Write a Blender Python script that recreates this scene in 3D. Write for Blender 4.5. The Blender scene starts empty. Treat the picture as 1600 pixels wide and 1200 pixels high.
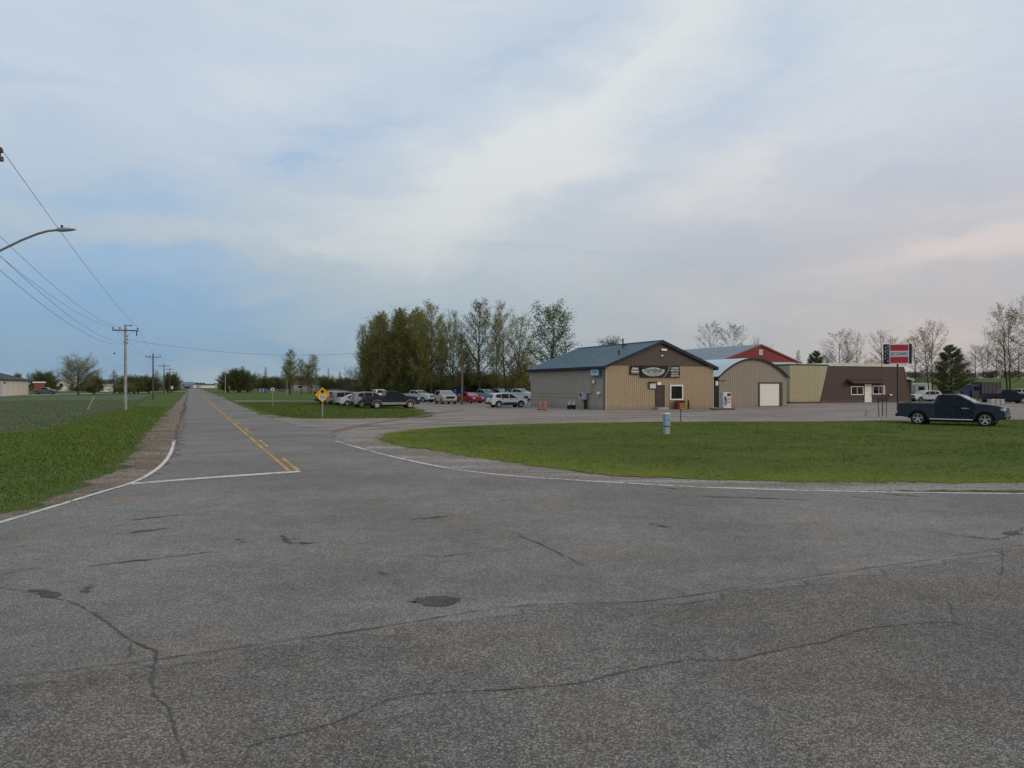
import bpy, math, random
import numpy as np
from mathutils import Vector, Matrix, noise as mnoise
from mathutils.geometry import delaunay_2d_cdt
R = math.radians
scene = bpy.context.scene
COL = scene.collection
random.seed(7)

# ------------------------------------------------------------------ camera
CAM_H, HZ, FPX = 2.5, 602.0, 1200.0
cam = bpy.data.cameras.new('camera'); cam.sensor_width = 36; cam.lens = 27.0
cam.clip_start = 0.1; cam.clip_end = 8000
camo = bpy.data.objects.new('camera', cam); COL.objects.link(camo)
camo.location = (0, 0, CAM_H)
camo.rotation_euler = (R(90) + math.atan((HZ - 600) / FPX), 0, 0)
scene.camera = camo

def G(px, py):                       # a spot of flat ground, from the survey of the photograph
    Y = CAM_H * FPX / (py - HZ)
    return ((px - 800) / FPX * Y, Y)
def AT(px, Y):
    return ((px - 800) / FPX * Y, Y)
def ZAT(py, Y):
    return CAM_H + (HZ - py) / FPX * Y

# ------------------------------------------------------------------ mesh building
class MB:
    def __init__(s): s.v = []; s.f = []
    def add(s, vs, fs):
        o = len(s.v); s.v += [tuple(v) for v in vs]; s.f += [tuple(i + o for i in f) for f in fs]; return s
    def box(s, x0, x1, y0, y1, z0, z1):
        return s.add([(x0,y0,z0),(x1,y0,z0),(x1,y1,z0),(x0,y1,z0),(x0,y0,z1),(x1,y0,z1),(x1,y1,z1),(x0,y1,z1)],
              [(0,3,2,1),(4,5,6,7),(0,1,5,4),(1,2,6,5),(2,3,7,6),(3,0,4,7)])
    def bbox(s, x0, x1, y0, y1, z0, z1, c=0.02):      # box with chamfered edges
        vs = []; 
        loops = []
        for z, k in ((z0, c), (z0 + c, 0), (z1 - c, 0), (z1, c)):
            a, b, d, e = x0 + k, x1 - k, y0 + k, y1 - k
            cc = c
            loops.append([(a+cc,d,z),(b-cc,d,z),(b,d+cc,z),(b,e-cc,z),(b-cc,e,z),(a+cc,e,z),(a,e-cc,z),(a,d+cc,z)])
        return s.loft(loops)
    def loft(s, loops, caps=True):
        n = len(loops[0]); o = len(s.v)
        for l in loops: s.v += [tuple(p) for p in l]
        for i in range(len(loops) - 1):
            for j in range(n):
                k = (j + 1) % n
                s.f.append((o+i*n+j, o+i*n+k, o+(i+1)*n+k, o+(i+1)*n+j))
        if caps:
            s.f.append(tuple(o + j for j in reversed(range(n))))
            s.f.append(tuple(o + (len(loops)-1)*n + j for j in range(n)))
        return s
    def tube(s, pts, rad, n=8, caps=True):
        pts = [Vector(p) for p in pts]
        if not hasattr(rad, '__len__'): rad = [rad] * len(pts)
        loops = []
        ref = None
        for i, p in enumerate(pts):
            t = (pts[min(i+1, len(pts)-1)] - pts[max(i-1, 0)]).normalized()
            if ref is None:
                ref = Vector((1,0,0)) if abs(t.x) < .8 else Vector((0,1,0))
            a = (ref - t * ref.dot(t)).normalized(); b = t.cross(a); ref = a
            loops.append([p + (a*math.cos(2*math.pi*k/n) + b*math.sin(2*math.pi*k/n)) * rad[i] for k in range(n)])
        return s.loft(loops, caps)
    def prism(s, poly, axis, a0, a1):    # extrude a 2-D polygon: axis 'y' takes (x,z), 'x' takes (y,z), 'z' takes (x,y)
        f = {'y': lambda p, a: (p[0], a, p[1]), 'x': lambda p, a: (a, p[0], p[1]), 'z': lambda p, a: (p[0], p[1], a)}[axis]
        return s.loft([[f(p, a0) for p in poly], [f(p, a1) for p in poly]])
    def lathe(s, prof, n=20, c=(0,0)):   # profile (r,z) about the vertical
        loops = [[(c[0]+r*math.cos(2*math.pi*k/n), c[1]+r*math.sin(2*math.pi*k/n), z) for k in range(n)] for r, z in prof]
        return s.loft(loops)
    def build(s, name, mat, parent=None, loc=None, smooth=None):
        me = bpy.data.meshes.new(name); me.from_pydata(s.v, [], s.f); me.validate()
        import bmesh
        bm = bmesh.new(); bm.from_mesh(me); bmesh.ops.recalc_face_normals(bm, faces=bm.faces); bm.to_mesh(me); bm.free()
        if mat: me.materials.append(mat)
        if smooth is not None:
            me.polygons.foreach_set('use_smooth', [True]*len(me.polygons)); me.set_sharp_from_angle(angle=R(smooth))
        o = bpy.data.objects.new(name, me); COL.objects.link(o)
        if parent: o.parent = parent
        if loc: o.location = loc
        return o

def tag(o, label=None, cat=None, group=None, kind=None):
    if label: o['label'] = label
    if cat: o['category'] = cat
    if group: o['group'] = group
    if kind: o['kind'] = kind
    return o
def thing(name, label, cat, loc=(0,0,0), rz=0, group=None):
    o = bpy.data.objects.new(name, None); COL.objects.link(o); o.empty_display_size = .2
    o.location = loc; o.rotation_euler = (0,0,rz)
    return tag(o, label, cat, group)
def copy_tree(o, parent=None):
    c = o.copy(); COL.objects.link(c)
    if parent: c.parent = parent
    for ch in list(o.children): copy_tree(ch, c)
    return c

# ------------------------------------------------------------------ materials
class NT:
    def __init__(s, nt): s.nt = nt; s.L = nt.links
    def n(s, t, **kw):
        nd = s.nt.nodes.new(t)
        for k, v in kw.items(): setattr(nd, k, v)
        return nd
    def put(s, sock, v):
        if v is None: return
        if isinstance(v, bpy.types.NodeSocket): s.L.new(v, sock)
        else:
            try: sock.default_value = v
            except Exception:
                sock.default_value = tuple(v) + (1,) if len(v) == 3 else v
    def math(s, op, a, b=None, c=None, clamp=False):
        nd = s.n('ShaderNodeMath', operation=op, use_clamp=clamp)
        s.put(nd.inputs[0], a); s.put(nd.inputs[1], b); s.put(nd.inputs[2], c)
        return nd.outputs[0]
    def mix(s, f, a, b, blend='MIX'):
        nd = s.n('ShaderNodeMix', data_type='RGBA', blend_type=blend)
        s.put(nd.inputs[0], f); s.put(nd.inputs[6], a); s.put(nd.inputs[7], b)
        return nd.outputs[2]
    def noise(s, vec, scale, detail=4, rough=.55, dist=0):
        nd = s.n('ShaderNodeTexNoise'); s.put(nd.inputs['Vector'], vec)
        nd.inputs['Scale'].default_value = scale; nd.inputs['Detail'].default_value = detail
        nd.inputs['Roughness'].default_value = rough; nd.inputs['Distortion'].default_value = dist
        return nd
    def ss(s, v, a, b, o0=0., o1=1.):
        nd = s.n('ShaderNodeMapRange', interpolation_type='SMOOTHSTEP')
        s.put(nd.inputs[0], v); s.put(nd.inputs[1], a); s.put(nd.inputs[2], b); s.put(nd.inputs[3], o0); s.put(nd.inputs[4], o1)
        return nd.outputs[0]
    def mapping(s, vec, loc=(0,0,0), rot=(0,0,0), sc=(1,1,1), t='POINT'):
        nd = s.n('ShaderNodeMapping', vector_type=t); s.put(nd.inputs[0], vec)
        s.put(nd.inputs[1], loc); s.put(nd.inputs[2], rot); s.put(nd.inputs[3], sc); return nd.outputs[0]
def newmat(name):
    m = bpy.data.materials.new(name); m.use_nodes = True
    nt = m.node_tree; nt.nodes.clear()
    N = NT(nt); out = N.n('ShaderNodeOutputMaterial'); bs = N.n('ShaderNodeBsdfPrincipled')
    nt.links.new(bs.outputs[0], out.inputs[0])
    return m, N, bs, out
def scaled(c, k): return tuple(min(1, x*k) for x in c)
_mc = {}
def M(name, col, rough=.6, metal=0., var=.12, scale=3., bump=0., bscale=40., spec=.28, coat=0., dirt=0.):
    if name in _mc: return _mc[name]
    m, N, bs, out = newmat(name)
    tc = N.n('ShaderNodeTexCoord')
    nz = N.noise(tc.outputs['Object'], scale, 5, .6)
    f = N.ss(nz.outputs[0], .3, .7)
    c = N.mix(f, scaled(col, 1-var), scaled(col, 1+var))
    if dirt:      # mud splashed up from the gravel, rain streaks from the eave
        sp = N.n('ShaderNodeSeparateXYZ'); N.L.new(tc.outputs['Object'], sp.inputs[0])
        n3 = N.noise(N.mapping(tc.outputs['Object'], sc=(1,1,.6)), 2.2, 7, .7).outputs[0]
        k = N.ss(N.math('ADD', N.math('MULTIPLY', sp.outputs[2], -1.1), N.math('MULTIPLY', n3, 1.6)), .1, 1.0)
        n4 = N.ss(N.noise(N.mapping(tc.outputs['Object'], sc=(5,5,.18)), 1.6, 5, .7).outputs[0], .52, .75)
        c = N.mix(N.math('MULTIPLY', k, dirt), c, (.17,.145,.12)); c = N.mix(N.math('MULTIPLY', n4, dirt*.45), c, N.mix(1., c, (.62,.58,.54), 'MULTIPLY'))
    N.put(bs.inputs['Base Color'], c)
    nz2 = N.noise(tc.outputs['Object'], scale*2.7, 4)
    N.put(bs.inputs['Roughness'], N.ss(nz2.outputs[0], .25, .75, max(.02, rough-.08), min(1, rough+.08)))
    bs.inputs['Metallic'].default_value = metal
    bs.inputs['Specular IOR Level'].default_value = spec
    bs.inputs['Coat Weight'].default_value = coat
    bs.inputs['Coat Roughness'].default_value = .05
    if bump:
        b = N.n('ShaderNodeBump'); b.inputs['Strength'].default_value = bump; b.inputs['Distance'].default_value = .01
        N.put(b.inputs['Height'], N.noise(tc.outputs['Object'], bscale, 3).outputs[0]); N.put(bs.inputs['Normal'], b.outputs[0])
    _mc[name] = m; return m
def paint(name, col, metal=.0):      # car paint, a bit of road dust
    return M('car_paint_'+name, col, rough=.36, metal=metal, var=.06, scale=1.5, coat=.0, spec=.22)

def feather_alpha(N, out, bs, amp=.9, scale=2.5):
    """ragged edge of a thin sheet: the 'edge' attribute is 0 on its outline, 1 inside"""
    at = N.n('ShaderNodeAttribute', attribute_name='edge')
    geo = N.n('ShaderNodeNewGeometry')
    nz = N.noise(geo.outputs['Position'], scale, 7, .68)
    v = N.math('ADD', at.outputs['Fac'], N.math('MULTIPLY', N.math('SUBTRACT', nz.outputs[0], .5), amp*2))
    a = N.ss(v, .32, .5)
    tr = N.n('ShaderNodeBsdfTransparent'); mx = N.n('ShaderNodeMixShader')
    N.put(mx.inputs[0], a); N.L.new(tr.outputs[0], mx.inputs[1]); N.L.new(bs.outputs[0], mx.inputs[2])
    N.L.new(mx.outputs[0], out.inputs[0])

# ------------------------------------------------------------------ text
def text_mesh(s, w, h, bold=0., shear=0.):
    cu = bpy.data.curves.new('t', 'FONT'); cu.body = s; cu.size = 1; cu.shear = shear; cu.offset = bold
    cu.resolution_u = 3; cu.space_character = 1.05
    o = bpy.data.objects.new('t', cu); COL.objects.link(o)
    dg = bpy.context.evaluated_depsgraph_get(); dg.update()
    me = bpy.data.meshes.new_from_object(o.evaluated_get(dg))
    vs = [v.co.copy() for v in me.vertices]; fs = [tuple(p.vertices) for p in me.polygons]
    bpy.data.objects.remove(o); bpy.data.curves.remove(cu); bpy.data.meshes.remove(me)
    x0 = min(v.x for v in vs); x1 = max(v.x for v in vs); y0 = min(v.y for v in vs); y1 = max(v.y for v in vs)
    return [((v.x-x0)/(x1-x0)-.5, (v.y-y0)/(y1-y0)-.5) for v in vs], fs, w, h
def lettering(parent, mat, items, y, name='lettering'):
    """items: (string, cx, cz, width, height, bold, shear) on the plane local y, facing -y"""
    for it in items:
        mb = MB(); s, cx, cz, w, h = it[:5]; bold = it[5] if len(it) > 5 else .012; sh = it[6] if len(it) > 6 else 0
        vs, fs, w, h = text_mesh(s, w, h, bold, sh)
        mb.add([(cx+a*w, y, cz+b*h) for a, b in vs], fs)
        me = bpy.data.meshes.new(name); me.from_pydata(mb.v, [], mb.f); me.materials.append(mat)
        o = bpy.data.objects.new(name, me); COL.objects.link(o); o.parent = parent
# ------------------------------------------------------------------ road geometry
VPX = 296
_d = Vector((VPX-800, FPX)).normalized(); RD = (_d.x, _d.y); RN = (_d.y, -_d.x)    # along the road, across it to the right
def RP(off, t): return (RN[0]*off + RD[0]*t, RN[1]*off + RD[1]*t)
UANG = R(23.5); UX = (math.cos(UANG), math.sin(UANG)); VX = (-UX[1], UX[0])          # the town grid

def poly_dist(P, poly):
    P = np.asarray(P); A = np.asarray(poly); B = np.roll(A, -1, 0)
    best = np.full(len(P), 1e9)
    for a, b in zip(A, B):
        ab = b-a; L = max(ab@ab, 1e-9)
        t = np.clip(((P-a)@ab)/L, 0, 1)
        best = np.minimum(best, np.hypot(*(P-(a+t[:,None]*ab)).T))
    return best
def inside(P, poly):
    P = np.asarray(P); A = np.asarray(poly); B = np.roll(A, -1, 0); r = np.zeros(len(P), bool)
    for (x0,y0),(x1,y1) in zip(A, B):
        c = ((y0 > P[:,1]) != (y1 > P[:,1]))
        with np.errstate(divide='ignore', invalid='ignore'):
            xx = (x1-x0)*(P[:,1]-y0)/(y1-y0+1e-12)+x0
        r ^= c & (P[:,0] < xx)
    return r
def densify(poly, step, jit, seed=0):
    out = []
    for i, p in enumerate(poly):
        q = poly[(i+1) % len(poly)]; L = math.hypot(q[0]-p[0], q[1]-p[1])
        d = math.hypot(p[0], p[1]); st = max(step, d*.012)
        n = max(1, min(60, int(L/st)))
        for k in range(n):
            x = p[0]+(q[0]-p[0])*k/n; y = p[1]+(q[1]-p[1])*k/n
            v = mnoise.noise_vector(Vector((x*.7+seed, y*.7, seed*3.1)))+.5*mnoise.noise_vector(Vector((x*2.3, y*2.3+seed, 4)))
            out.append((x+v.x*jit, y+v.y*jit))
    return out
def sheet(name, poly, z, mat, feather=.6, step=1.2, jit=.12, zf=None, kind='structure', seed=0, edge_step=.5):
    pl = densify(poly, edge_step, jit, seed) if jit is not None else list(poly)
    A = np.array(pl); x0, y0 = A.min(0); x1, y1 = A.max(0)
    pts = []
    if step:
        nx, ny = int((x1-x0)/step)+1, int((y1-y0)/step)+1
        gx, gy = np.meshgrid(x0+(np.arange(nx)+.5)*step, y0+(np.arange(ny)+.5)*step)
        g = np.stack([gx.ravel(), gy.ravel()], 1); g += (np.random.RandomState(seed).rand(*g.shape)-.5)*step*.3
        g = g[inside(g, pl)]; g = g[poly_dist(g, pl) > min(step*.5, feather*.8)]
        pts = [tuple(p) for p in g]
    n = len(pl)
    vs, es, fs, *_ = delaunay_2d_cdt([Vector(p) for p in pl+pts], [(i, (i+1) % n) for i in range(n)], [list(range(n))], 1, 1e-5)
    V = np.array([(v.x, v.y) for v in vs]); D = poly_dist(V, pl)
    me = bpy.data.meshes.new(name)
    me.from_pydata([(x, y, z + (zf(x, y, dd) if zf else 0)) for (x, y), dd in zip(V, D)], [], [tuple(f) for f in fs])
    if len(me.polygons) and me.polygons[0].normal.z < 0: me.flip_normals()
    at = me.attributes.new('edge', 'FLOAT', 'POINT'); at.data.foreach_set('value', np.minimum(D/feather, 1).astype(np.float32))
    rm = me.attributes.new('rim', 'FLOAT', 'POINT'); rm.data.foreach_set('value', np.clip(1-D/4.5, 0, 1).astype(np.float32) if zf else np.zeros(len(D), np.float32))
    me.materials.append(mat)
    if zf: me.polygons.foreach_set('use_smooth', [True]*len(me.polygons))
    o = bpy.data.objects.new(name, me); COL.objects.link(o); o['kind'] = kind
    return o

# ------------------------------------------------------------------ ground materials
def grass_mat(name, c1, c2, c3, feather=False, blades=False):
    m, N, bs, out = newmat(name)
    geo = N.n('ShaderNodeNewGeometry'); P = geo.outputs['Position']
    a = N.ss(N.noise(P, .13, 5, .6).outputs[0], .35, .65)
    b = N.ss(N.noise(N.mapping(P, rot=(0,0,UANG), sc=(.35,1.2,1)), .9, 6, .65).outputs[0], .35, .68)
    c = N.mix(b, N.mix(a, c1, c2), c3)
    rim = N.n('ShaderNodeAttribute', attribute_name='rim').outputs['Fac']
    c = N.mix(N.math('MULTIPLY', N.ss(rim, .0, 1.), .5), c, N.mix(1., c, (1.9,1.65,1.1), 'MULTIPLY'))
    f = N.ss(N.noise(P, 9, 6, .75).outputs[0], .3, .72, .6, 1.3)
    dry = N.ss(N.noise(P, .42, 6, .7).outputs[0], .58, .72)
    c = N.mix(N.math('MULTIPLY', dry, .42), c, (.17,.155,.075))
    if blades: f = N.ss(geo.outputs['Random Per Island'], 0, 1, .78, 1.25)
    v = N.n('ShaderNodeVectorMath', operation='SCALE'); N.put(v.inputs[0], c); N.put(v.inputs[3], f)
    N.put(bs.inputs['Base Color'], v.outputs[0])
    bs.inputs['Roughness'].default_value = .9; bs.inputs['Specular IOR Level'].default_value = .04
    if not blades:
        bp = N.n('ShaderNodeBump'); bp.inputs['Strength'].default_value = .8; bp.inputs['Distance'].default_value = .06
        N.put(bp.inputs['Height'], N.noise(P, 6, 8, .8).outputs[0]); N.put(bs.inputs['Normal'], bp.outputs[0])
    if feather: feather_alpha(N, out, bs, .5, 2.2)
    return m
def gravel_mat(name, c1, c2, c3, amp=.55, sc=1.8):
    m, N, bs, out = newmat(name)
    P = N.n('ShaderNodeNewGeometry').outputs['Position']
    a = N.ss(N.noise(P, .35, 5, .6).outputs[0], .35, .66)
    b = N.ss(N.noise(N.mapping(P, rot=(0,0,-.25), sc=(.22,1.5,1)), .7, 5, .62, .4).outputs[0], .44, .68)
    c = N.mix(b, N.mix(a, c1, c2), c3)
    vo = N.n('ShaderNodeTexVoronoi'); N.put(vo.inputs['Vector'], P); vo.inputs['Scale'].default_value = 26
    sv = N.n('ShaderNodeSeparateColor'); N.L.new(vo.outputs['Color'], sv.inputs[0])
    v = N.n('ShaderNodeVectorMath', operation='SCALE'); N.put(v.inputs[0], c); N.put(v.inputs[3], N.ss(sv.outputs[0], 0, 1, .65, 1.35))
    N.put(bs.inputs['Base Color'], v.outputs[0]); bs.inputs['Roughness'].default_value = .92
    bs.inputs['Specular IOR Level'].default_value = .2
    bp = N.n('ShaderNodeBump'); bp.inputs['Strength'].default_value = .7; bp.inputs['Distance'].default_value = .03
    N.put(bp.inputs['Height'], N.noise(P, 11, 7, .75).outputs[0]); N.put(bs.inputs['Normal'], bp.outputs[0])
    feather_alpha(N, out, bs, amp, sc)
    return m
def asphalt_mat(name, dark, mid, light, stone, contrast, amp=.25, bump=.7, soft=.25):
    m, N, bs, out = newmat(name)
    P = N.n('ShaderNodeNewGeometry').outputs['Position']
    vo = N.n('ShaderNodeTexVoronoi'); N.put(vo.inputs['Vector'], P); vo.inputs['Scale'].default_value = stone
    sc = N.n('ShaderNodeSeparateColor'); N.L.new(vo.outputs['Color'], sc.inputs[0])
    vo2 = N.n('ShaderNodeTexVoronoi'); N.put(vo2.inputs['Vector'], P); vo2.inputs['Scale'].default_value = stone*2.3
    sc2 = N.n('ShaderNodeSeparateColor'); N.L.new(vo2.outputs['Color'], sc2.inputs[0])
    s1 = N.math('POWER', sc.outputs[0], 1.6)
    gap = N.ss(vo.outputs['Distance'], .28, .62, 1., .55)
    f = N.math('ADD', N.math('MULTIPLY', s1, .62), N.math('MULTIPLY', sc2.outputs[1], .38))
    f = N.ss(f, .5-.5/contrast, .5+.5/contrast)
    c = N.mix(f, dark, light)
    warm = N.mix(N.math('MULTIPLY', sc.outputs[2], .55), c, N.mix(1., c, (1.18,.98,.78), 'MULTIPLY'))
    big = N.ss(N.noise(P, .22, 5, .62).outputs[0], .34, .66, .84, 1.15)
    trk = N.ss(N.noise(N.mapping(P, rot=(0,0,-UANG), sc=(.1,1,1)), 1.0, 4, .55).outputs[0], .35, .65, .975, 1.025)
    med = N.ss(N.noise(P, 2.6, 6, .7).outputs[0], .3, .7, .88, 1.12)
    v = N.n('ShaderNodeVectorMath', operation='SCALE'); N.put(v.inputs[0], N.mix(soft, warm, mid))
    N.put(v.inputs[3], N.math('MULTIPLY', N.math('MULTIPLY', N.math('MULTIPLY', big, trk), med), gap))
    tint = N.mix(N.ss(N.noise(P, .5, 4, .6).outputs[0], .45, .75), (1,1,1), (1.1,.98,.86))
    N.put(bs.inputs['Base Color'], N.mix(1., v.outputs[0], tint, 'MULTIPLY'))
    bs.inputs['Roughness'].default_value = .88; bs.inputs['Specular IOR Level'].default_value = .3
    bp = N.n('ShaderNodeBump'); bp.inputs['Strength'].default_value = bump; bp.inputs['Distance'].default_value = .012
    hh = N.math('ADD', vo.outputs['Distance'], N.math('MULTIPLY', N.noise(P, stone*.6, 3).outputs[0], -.6))
    N.put(bp.inputs['Height'], N.math('MULTIPLY', hh, -1)); N.put(bs.inputs['Normal'], bp.outputs[0])
    feather_alpha(N, out, bs, amp, 3.)
    return m
def worn_mat(name, col, wear=.5, feather=False):
    m, N, bs, out = newmat(name)
    P = N.n('ShaderNodeNewGeometry').outputs['Position']
    n1 = N.noise(P, 5, 8, .78).outputs[0]; n2 = N.noise(P, .5, 3).outputs[0]
    a = N.ss(N.math('ADD', n1, N.math('MULTIPLY', N.math('SUBTRACT', n2, .5), .5)), wear-.16, wear+.06)
    N.put(bs.inputs['Base Color'], N.mix(N.noise(P, 40, 3).outputs[0], scaled(col,.78), scaled(col,1.1)))
    bs.inputs['Roughness'].default_value = .75
    tr = N.n('ShaderNodeBsdfTransparent'); mx = N.n('ShaderNodeMixShader'); N.put(mx.inputs[0], a)
    N.L.new(tr.outputs[0], mx.inputs[1]); N.L.new(bs.outputs[0], mx.inputs[2]); N.L.new(mx.outputs[0], out.inputs[0])
    return m
GRASS_LAWN = ((.084,.121,.027), (.118,.150,.033), (.094,.124,.032))
GRASS_WILD = ((.084,.128,.032), (.078,.124,.029), (.100,.135,.038))
MEADOW = ((.105,.142,.078), (.088,.126,.064), (.126,.154,.096))
m_base = grass_mat('field_grass', *GRASS_WILD)
m_lawn = grass_mat('lawn_grass', *GRASS_LAWN, feather=True)
m_meadow = grass_mat('meadow_grass', *MEADOW, feather=True)
m_bank = grass_mat('bank_grass', (.10,.135,.04), (.12,.15,.05), (.085,.12,.04))
m_gravel = gravel_mat('shoulder_gravel', (.205,.155,.120), (.145,.105,.082), (.27,.22,.18), .35)
m_lot = gravel_mat('lot_gravel', (.235,.203,.178), (.185,.155,.132), (.34,.305,.272), .35)
m_dirt = gravel_mat('dirt', (.15,.115,.09), (.11,.085,.065), (.19,.15,.12), .7, 3.)
m_asph = asphalt_mat('asphalt', (.125,.122,.117), (.255,.249,.239), (.44,.43,.41), 58, 1.4, .25, .5, .45)
m_chip = asphalt_mat('coarse_chip_asphalt', (.100,.096,.091), (.212,.204,.194), (.41,.39,.36), 60, 1.4, .10, .9, .25)
m_patch = asphalt_mat('patched_asphalt', (.055,.056,.057), (.10,.102,.105), (.17,.17,.172), 60, 1.2, .9)
m_crack = worn_mat('crack_tar', (.062,.060,.057), .48)
m_white = worn_mat('road_paint_white', (.62,.62,.60), .43)
m_whitew = worn_mat('road_paint_white_worn', (.62,.62,.60), .49)
m_yellow = worn_mat('road_paint_yellow', (.58,.33,.05), .485)

m_stain = asphalt_mat('stained_asphalt', (.085,.083,.080), (.175,.172,.167), (.33,.325,.31), 56, 1.4, .9)
# ------------------------------------------------------------------ terrain
def bank_z(x, y):
    # grassy rise at the right rear
    t = (y - 128 - .10*x) / 52.
    t = max(0, min(1, t)); t = t*t*(3-2*t)
    s = max(0, min(1, (x - .45*y + 12)/26.)); s = s*s*(3-2*s)
    return 4.3*t*s + .25*mnoise.noise(Vector((x*.03, y*.03, 0)))*t*s
ring = [(3600*math.cos(2*math.pi*k/64), 3600*math.sin(2*math.pi*k/64)) for k in range(64)]
mb = MB(); mb.add([(x,y,0) for x,y in ring], [tuple(range(64))])
tag(mb.build('ground', m_base), kind='structure')
# bank as a grid
xs = np.linspace(50, 620, 72); ys = np.linspace(124, 470, 60); vs = []; fs = []
for j, y in enumerate(ys):
    for i, x in enumerate(xs): vs.append((x, y, bank_z(x, y)-.02+.05*min(1, max(0, bank_z(x,y)))))
for j in range(len(ys)-1):
    for i in range(len(xs)-1):
        k = j*len(xs)+i; fs.append((k, k+1, k+1+len(xs), k+len(xs)))
mb = MB(); mb.add(vs, fs); tag(mb.build('hill', m_bank, smooth=60), kind='structure')

PX = lambda L: [G(*p) for p in L]
ISLAND = PX([(1900,655),(1750,655.3),(1600,656),(1400,658),(1200,659.3),(1000,660),(900,660.5),(800,663),(740,665),(680,668),(640,672),(594,677),(579,684),(588,692),(624,700),(685,709),(745,718),(800,727),(860,736),(920,742.5),(1000,748),(1100,752.5),(1200,755),(1300,756.5),(1400,757.5),(1500,758),(1700,758.5)])
ISLAND += [(40,19.6),(64,22)]
ISLAND = ISLAND[:-2] + [(34,20.2),(60,24)]
LEFTG = PX([(250,648),(232,660),(215,675),(197,695),(182,710),(152,731),(112,752),(60,776),(0,797)])
RIGHTG = [(365,626.5),(400,639),(440,649.5),(480,653.5),(560,653.3),(640,653),(666,651.3)]
LINE_L = PX([(-60,836),(0,818),(50,803),(100,788),(160,769.5),(205,756),(235,741),(257,723),(268,705),(272.5,688)])
LINE_R = PX([(525,690),(560,700),(600,711),(650,722.5),(700,732.5),(750,739.5),(800,744.5),(900,751.5),(1000,757.5),(1100,762.5),(1200,766),(1300,768.5),(1400,770.5),(1500,771.8),(1600,772.5),(1750,772.5)])

def zlawn(x, y, d):
    t = min(1, d/2.5); t = t*t*(3-2*t)
    return t*max(.02, .05+.10*(mnoise.noise(Vector((x*.12,y*.12,1)))+.5*mnoise.noise(Vector((x*.4,y*.4,5)))+.35))
# left meadow, lanes
sheet('meadow', PX([(-200,690),(-100,682),(0,677),(60,672),(110,661),(160,647),(196,640.5),(215,632),(238,621),(250,616.8),(140,617.6),(30,620),(-60,622),(-250,628)]), .004, m_meadow, 1.5, 4, .5, seed=3)
sheet('gravel_lane', PX([(-60,621.5),(0,620),(60,618),(140,616.2),(220,614),(296,612.2),(296,611),(220,612.4),(140,614),(60,615.5),(0,616.4)]), .008, m_lot, 1, 4, .3, seed=4)
sheet('footpath', PX([(362,627.3),(505,627),(640,626.8),(640,625.8),(505,626),(362,625.8)]), .008, m_lot, .3, 1.5, .1, seed=5)
# gravel: left shoulder, then the lot with the driveway
shl = LEFTG[::-1] + [RP(-2.6,70), RP(-2.2,110), RP(-1.6,300), RP(-1.3,600), RP(1,600), RP(1,70), RP(1,38)] + PX([(330,740),(200,830),(0,900)]) + [(-14,10)]
sheet('gravel_shoulder', shl, .006, m_gravel, 1.1, 1.1, .3, seed=6)
lot = [RP(4,600), RP(7.0,600), RP(7.2,300), RP(7.3,150)] + PX(RIGHTG) + PX([(664,646),(650,641),(630,636),(604,632.5),(560,631),(520,630)]) \
    + [(-30,122),(-4,132),(10,128),(60,126),(75,124),(110,118),(150,112),(190,108)] + [(120,50),(60,18.6)] + PX([(1600,780),(1000,775),(700,760),(560,720),(480,690)])
sheet('gravel_lot', lot, .010, m_lot, 1.2, 2.0, .3, seed=7)
dirt = [LINE_R[k] for k in range(0, len(LINE_R))]
inner = ISLAND[12:]
sheet('dirt_verge', PX([(594,690),(640,701),(690,711),(750,721),(800,730),(860,739),(920,745.5),(1000,751),(1100,755.5),(1200,758),(1300,760),(1500,761.5),(1700,762),(1700,756),(1300,754),(1100,750),(1000,746),(860,734),(745,715),(632,697)]), .012, m_dirt, .6, .8, .2, seed=8)
m_track = gravel_mat('tyre_track_gravel', (.185,.148,.122), (.15,.118,.096), (.21,.17,.145), .8, 1.2)
for k, (ln, wd) in enumerate([([(455,668),(540,668),(640,662),(760,657),(900,652),(1080,648),(1300,646)], .55), ([(470,673),(560,673),(650,666),(770,660),(905,655),(1085,651),(1310,649)], .5),
      ([(505,678),(570,664),(640,653),(690,645),(730,640)], .6), ([(900,645),(1100,643),(1300,642),(1500,643)], .45)]):
    l_ = PX(ln); n_ = len(l_); a_ = []; b_ = []
    for i in range(n_):
        t = (Vector(l_[min(n_-1,i+1)])-Vector(l_[max(0,i-1)])).normalized(); a_.append((l_[i][0]-t.y*wd, l_[i][1]+t.x*wd)); b_.append((l_[i][0]+t.y*wd, l_[i][1]-t.x*wd))
    sheet('tyre_track', a_+b_[::-1], .0125+.0008*k, m_track, .5, .5, .08, seed=40+k)
# asphalt
def offs(line, o):
    out = []
    for i, p in enumerate(line):
        a = Vector(line[max(0,i-1)]); b = Vector(line[min(len(line)-1,i+1)]); t = (b-a).normalized()
        out.append((p[0]+t.y*o, p[1]-t.x*o))
    return out
eL = offs(LINE_L, -.22); eR = offs(LINE_R, -.45)
road = eL + [RP(-.62,48), RP(-.75,70), RP(-.8,110), RP(-.7,300), RP(-.6,620), RP(6.5,620), RP(6.4,300), RP(6.1,110), RP(6.0,75), RP(6.1,58), RP(6.6,48), RP(7.6,42)] + eR \
     + [(40,19.5),(70,26),(70,-12),(-40,-30),(-26,4)]
sheet('road', road, .016, m_asph, .5, 1.0, .10, seed=9, edge_step=.35)
seam = PX([(-300,1095),(-120,1078),(0,1063),(120,1049),(240,1034),(330,1021),(420,1008),(560,988),(650,974),(740,958),(850,947),(1000,943),(1150,922),(1300,898),(1450,877),(1600,853),(1750,836)])
seam = [seam[0]] + seam[1:]
chip = seam + [(40,24),(60,10),(30,-14),(-30,-26)]
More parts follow.
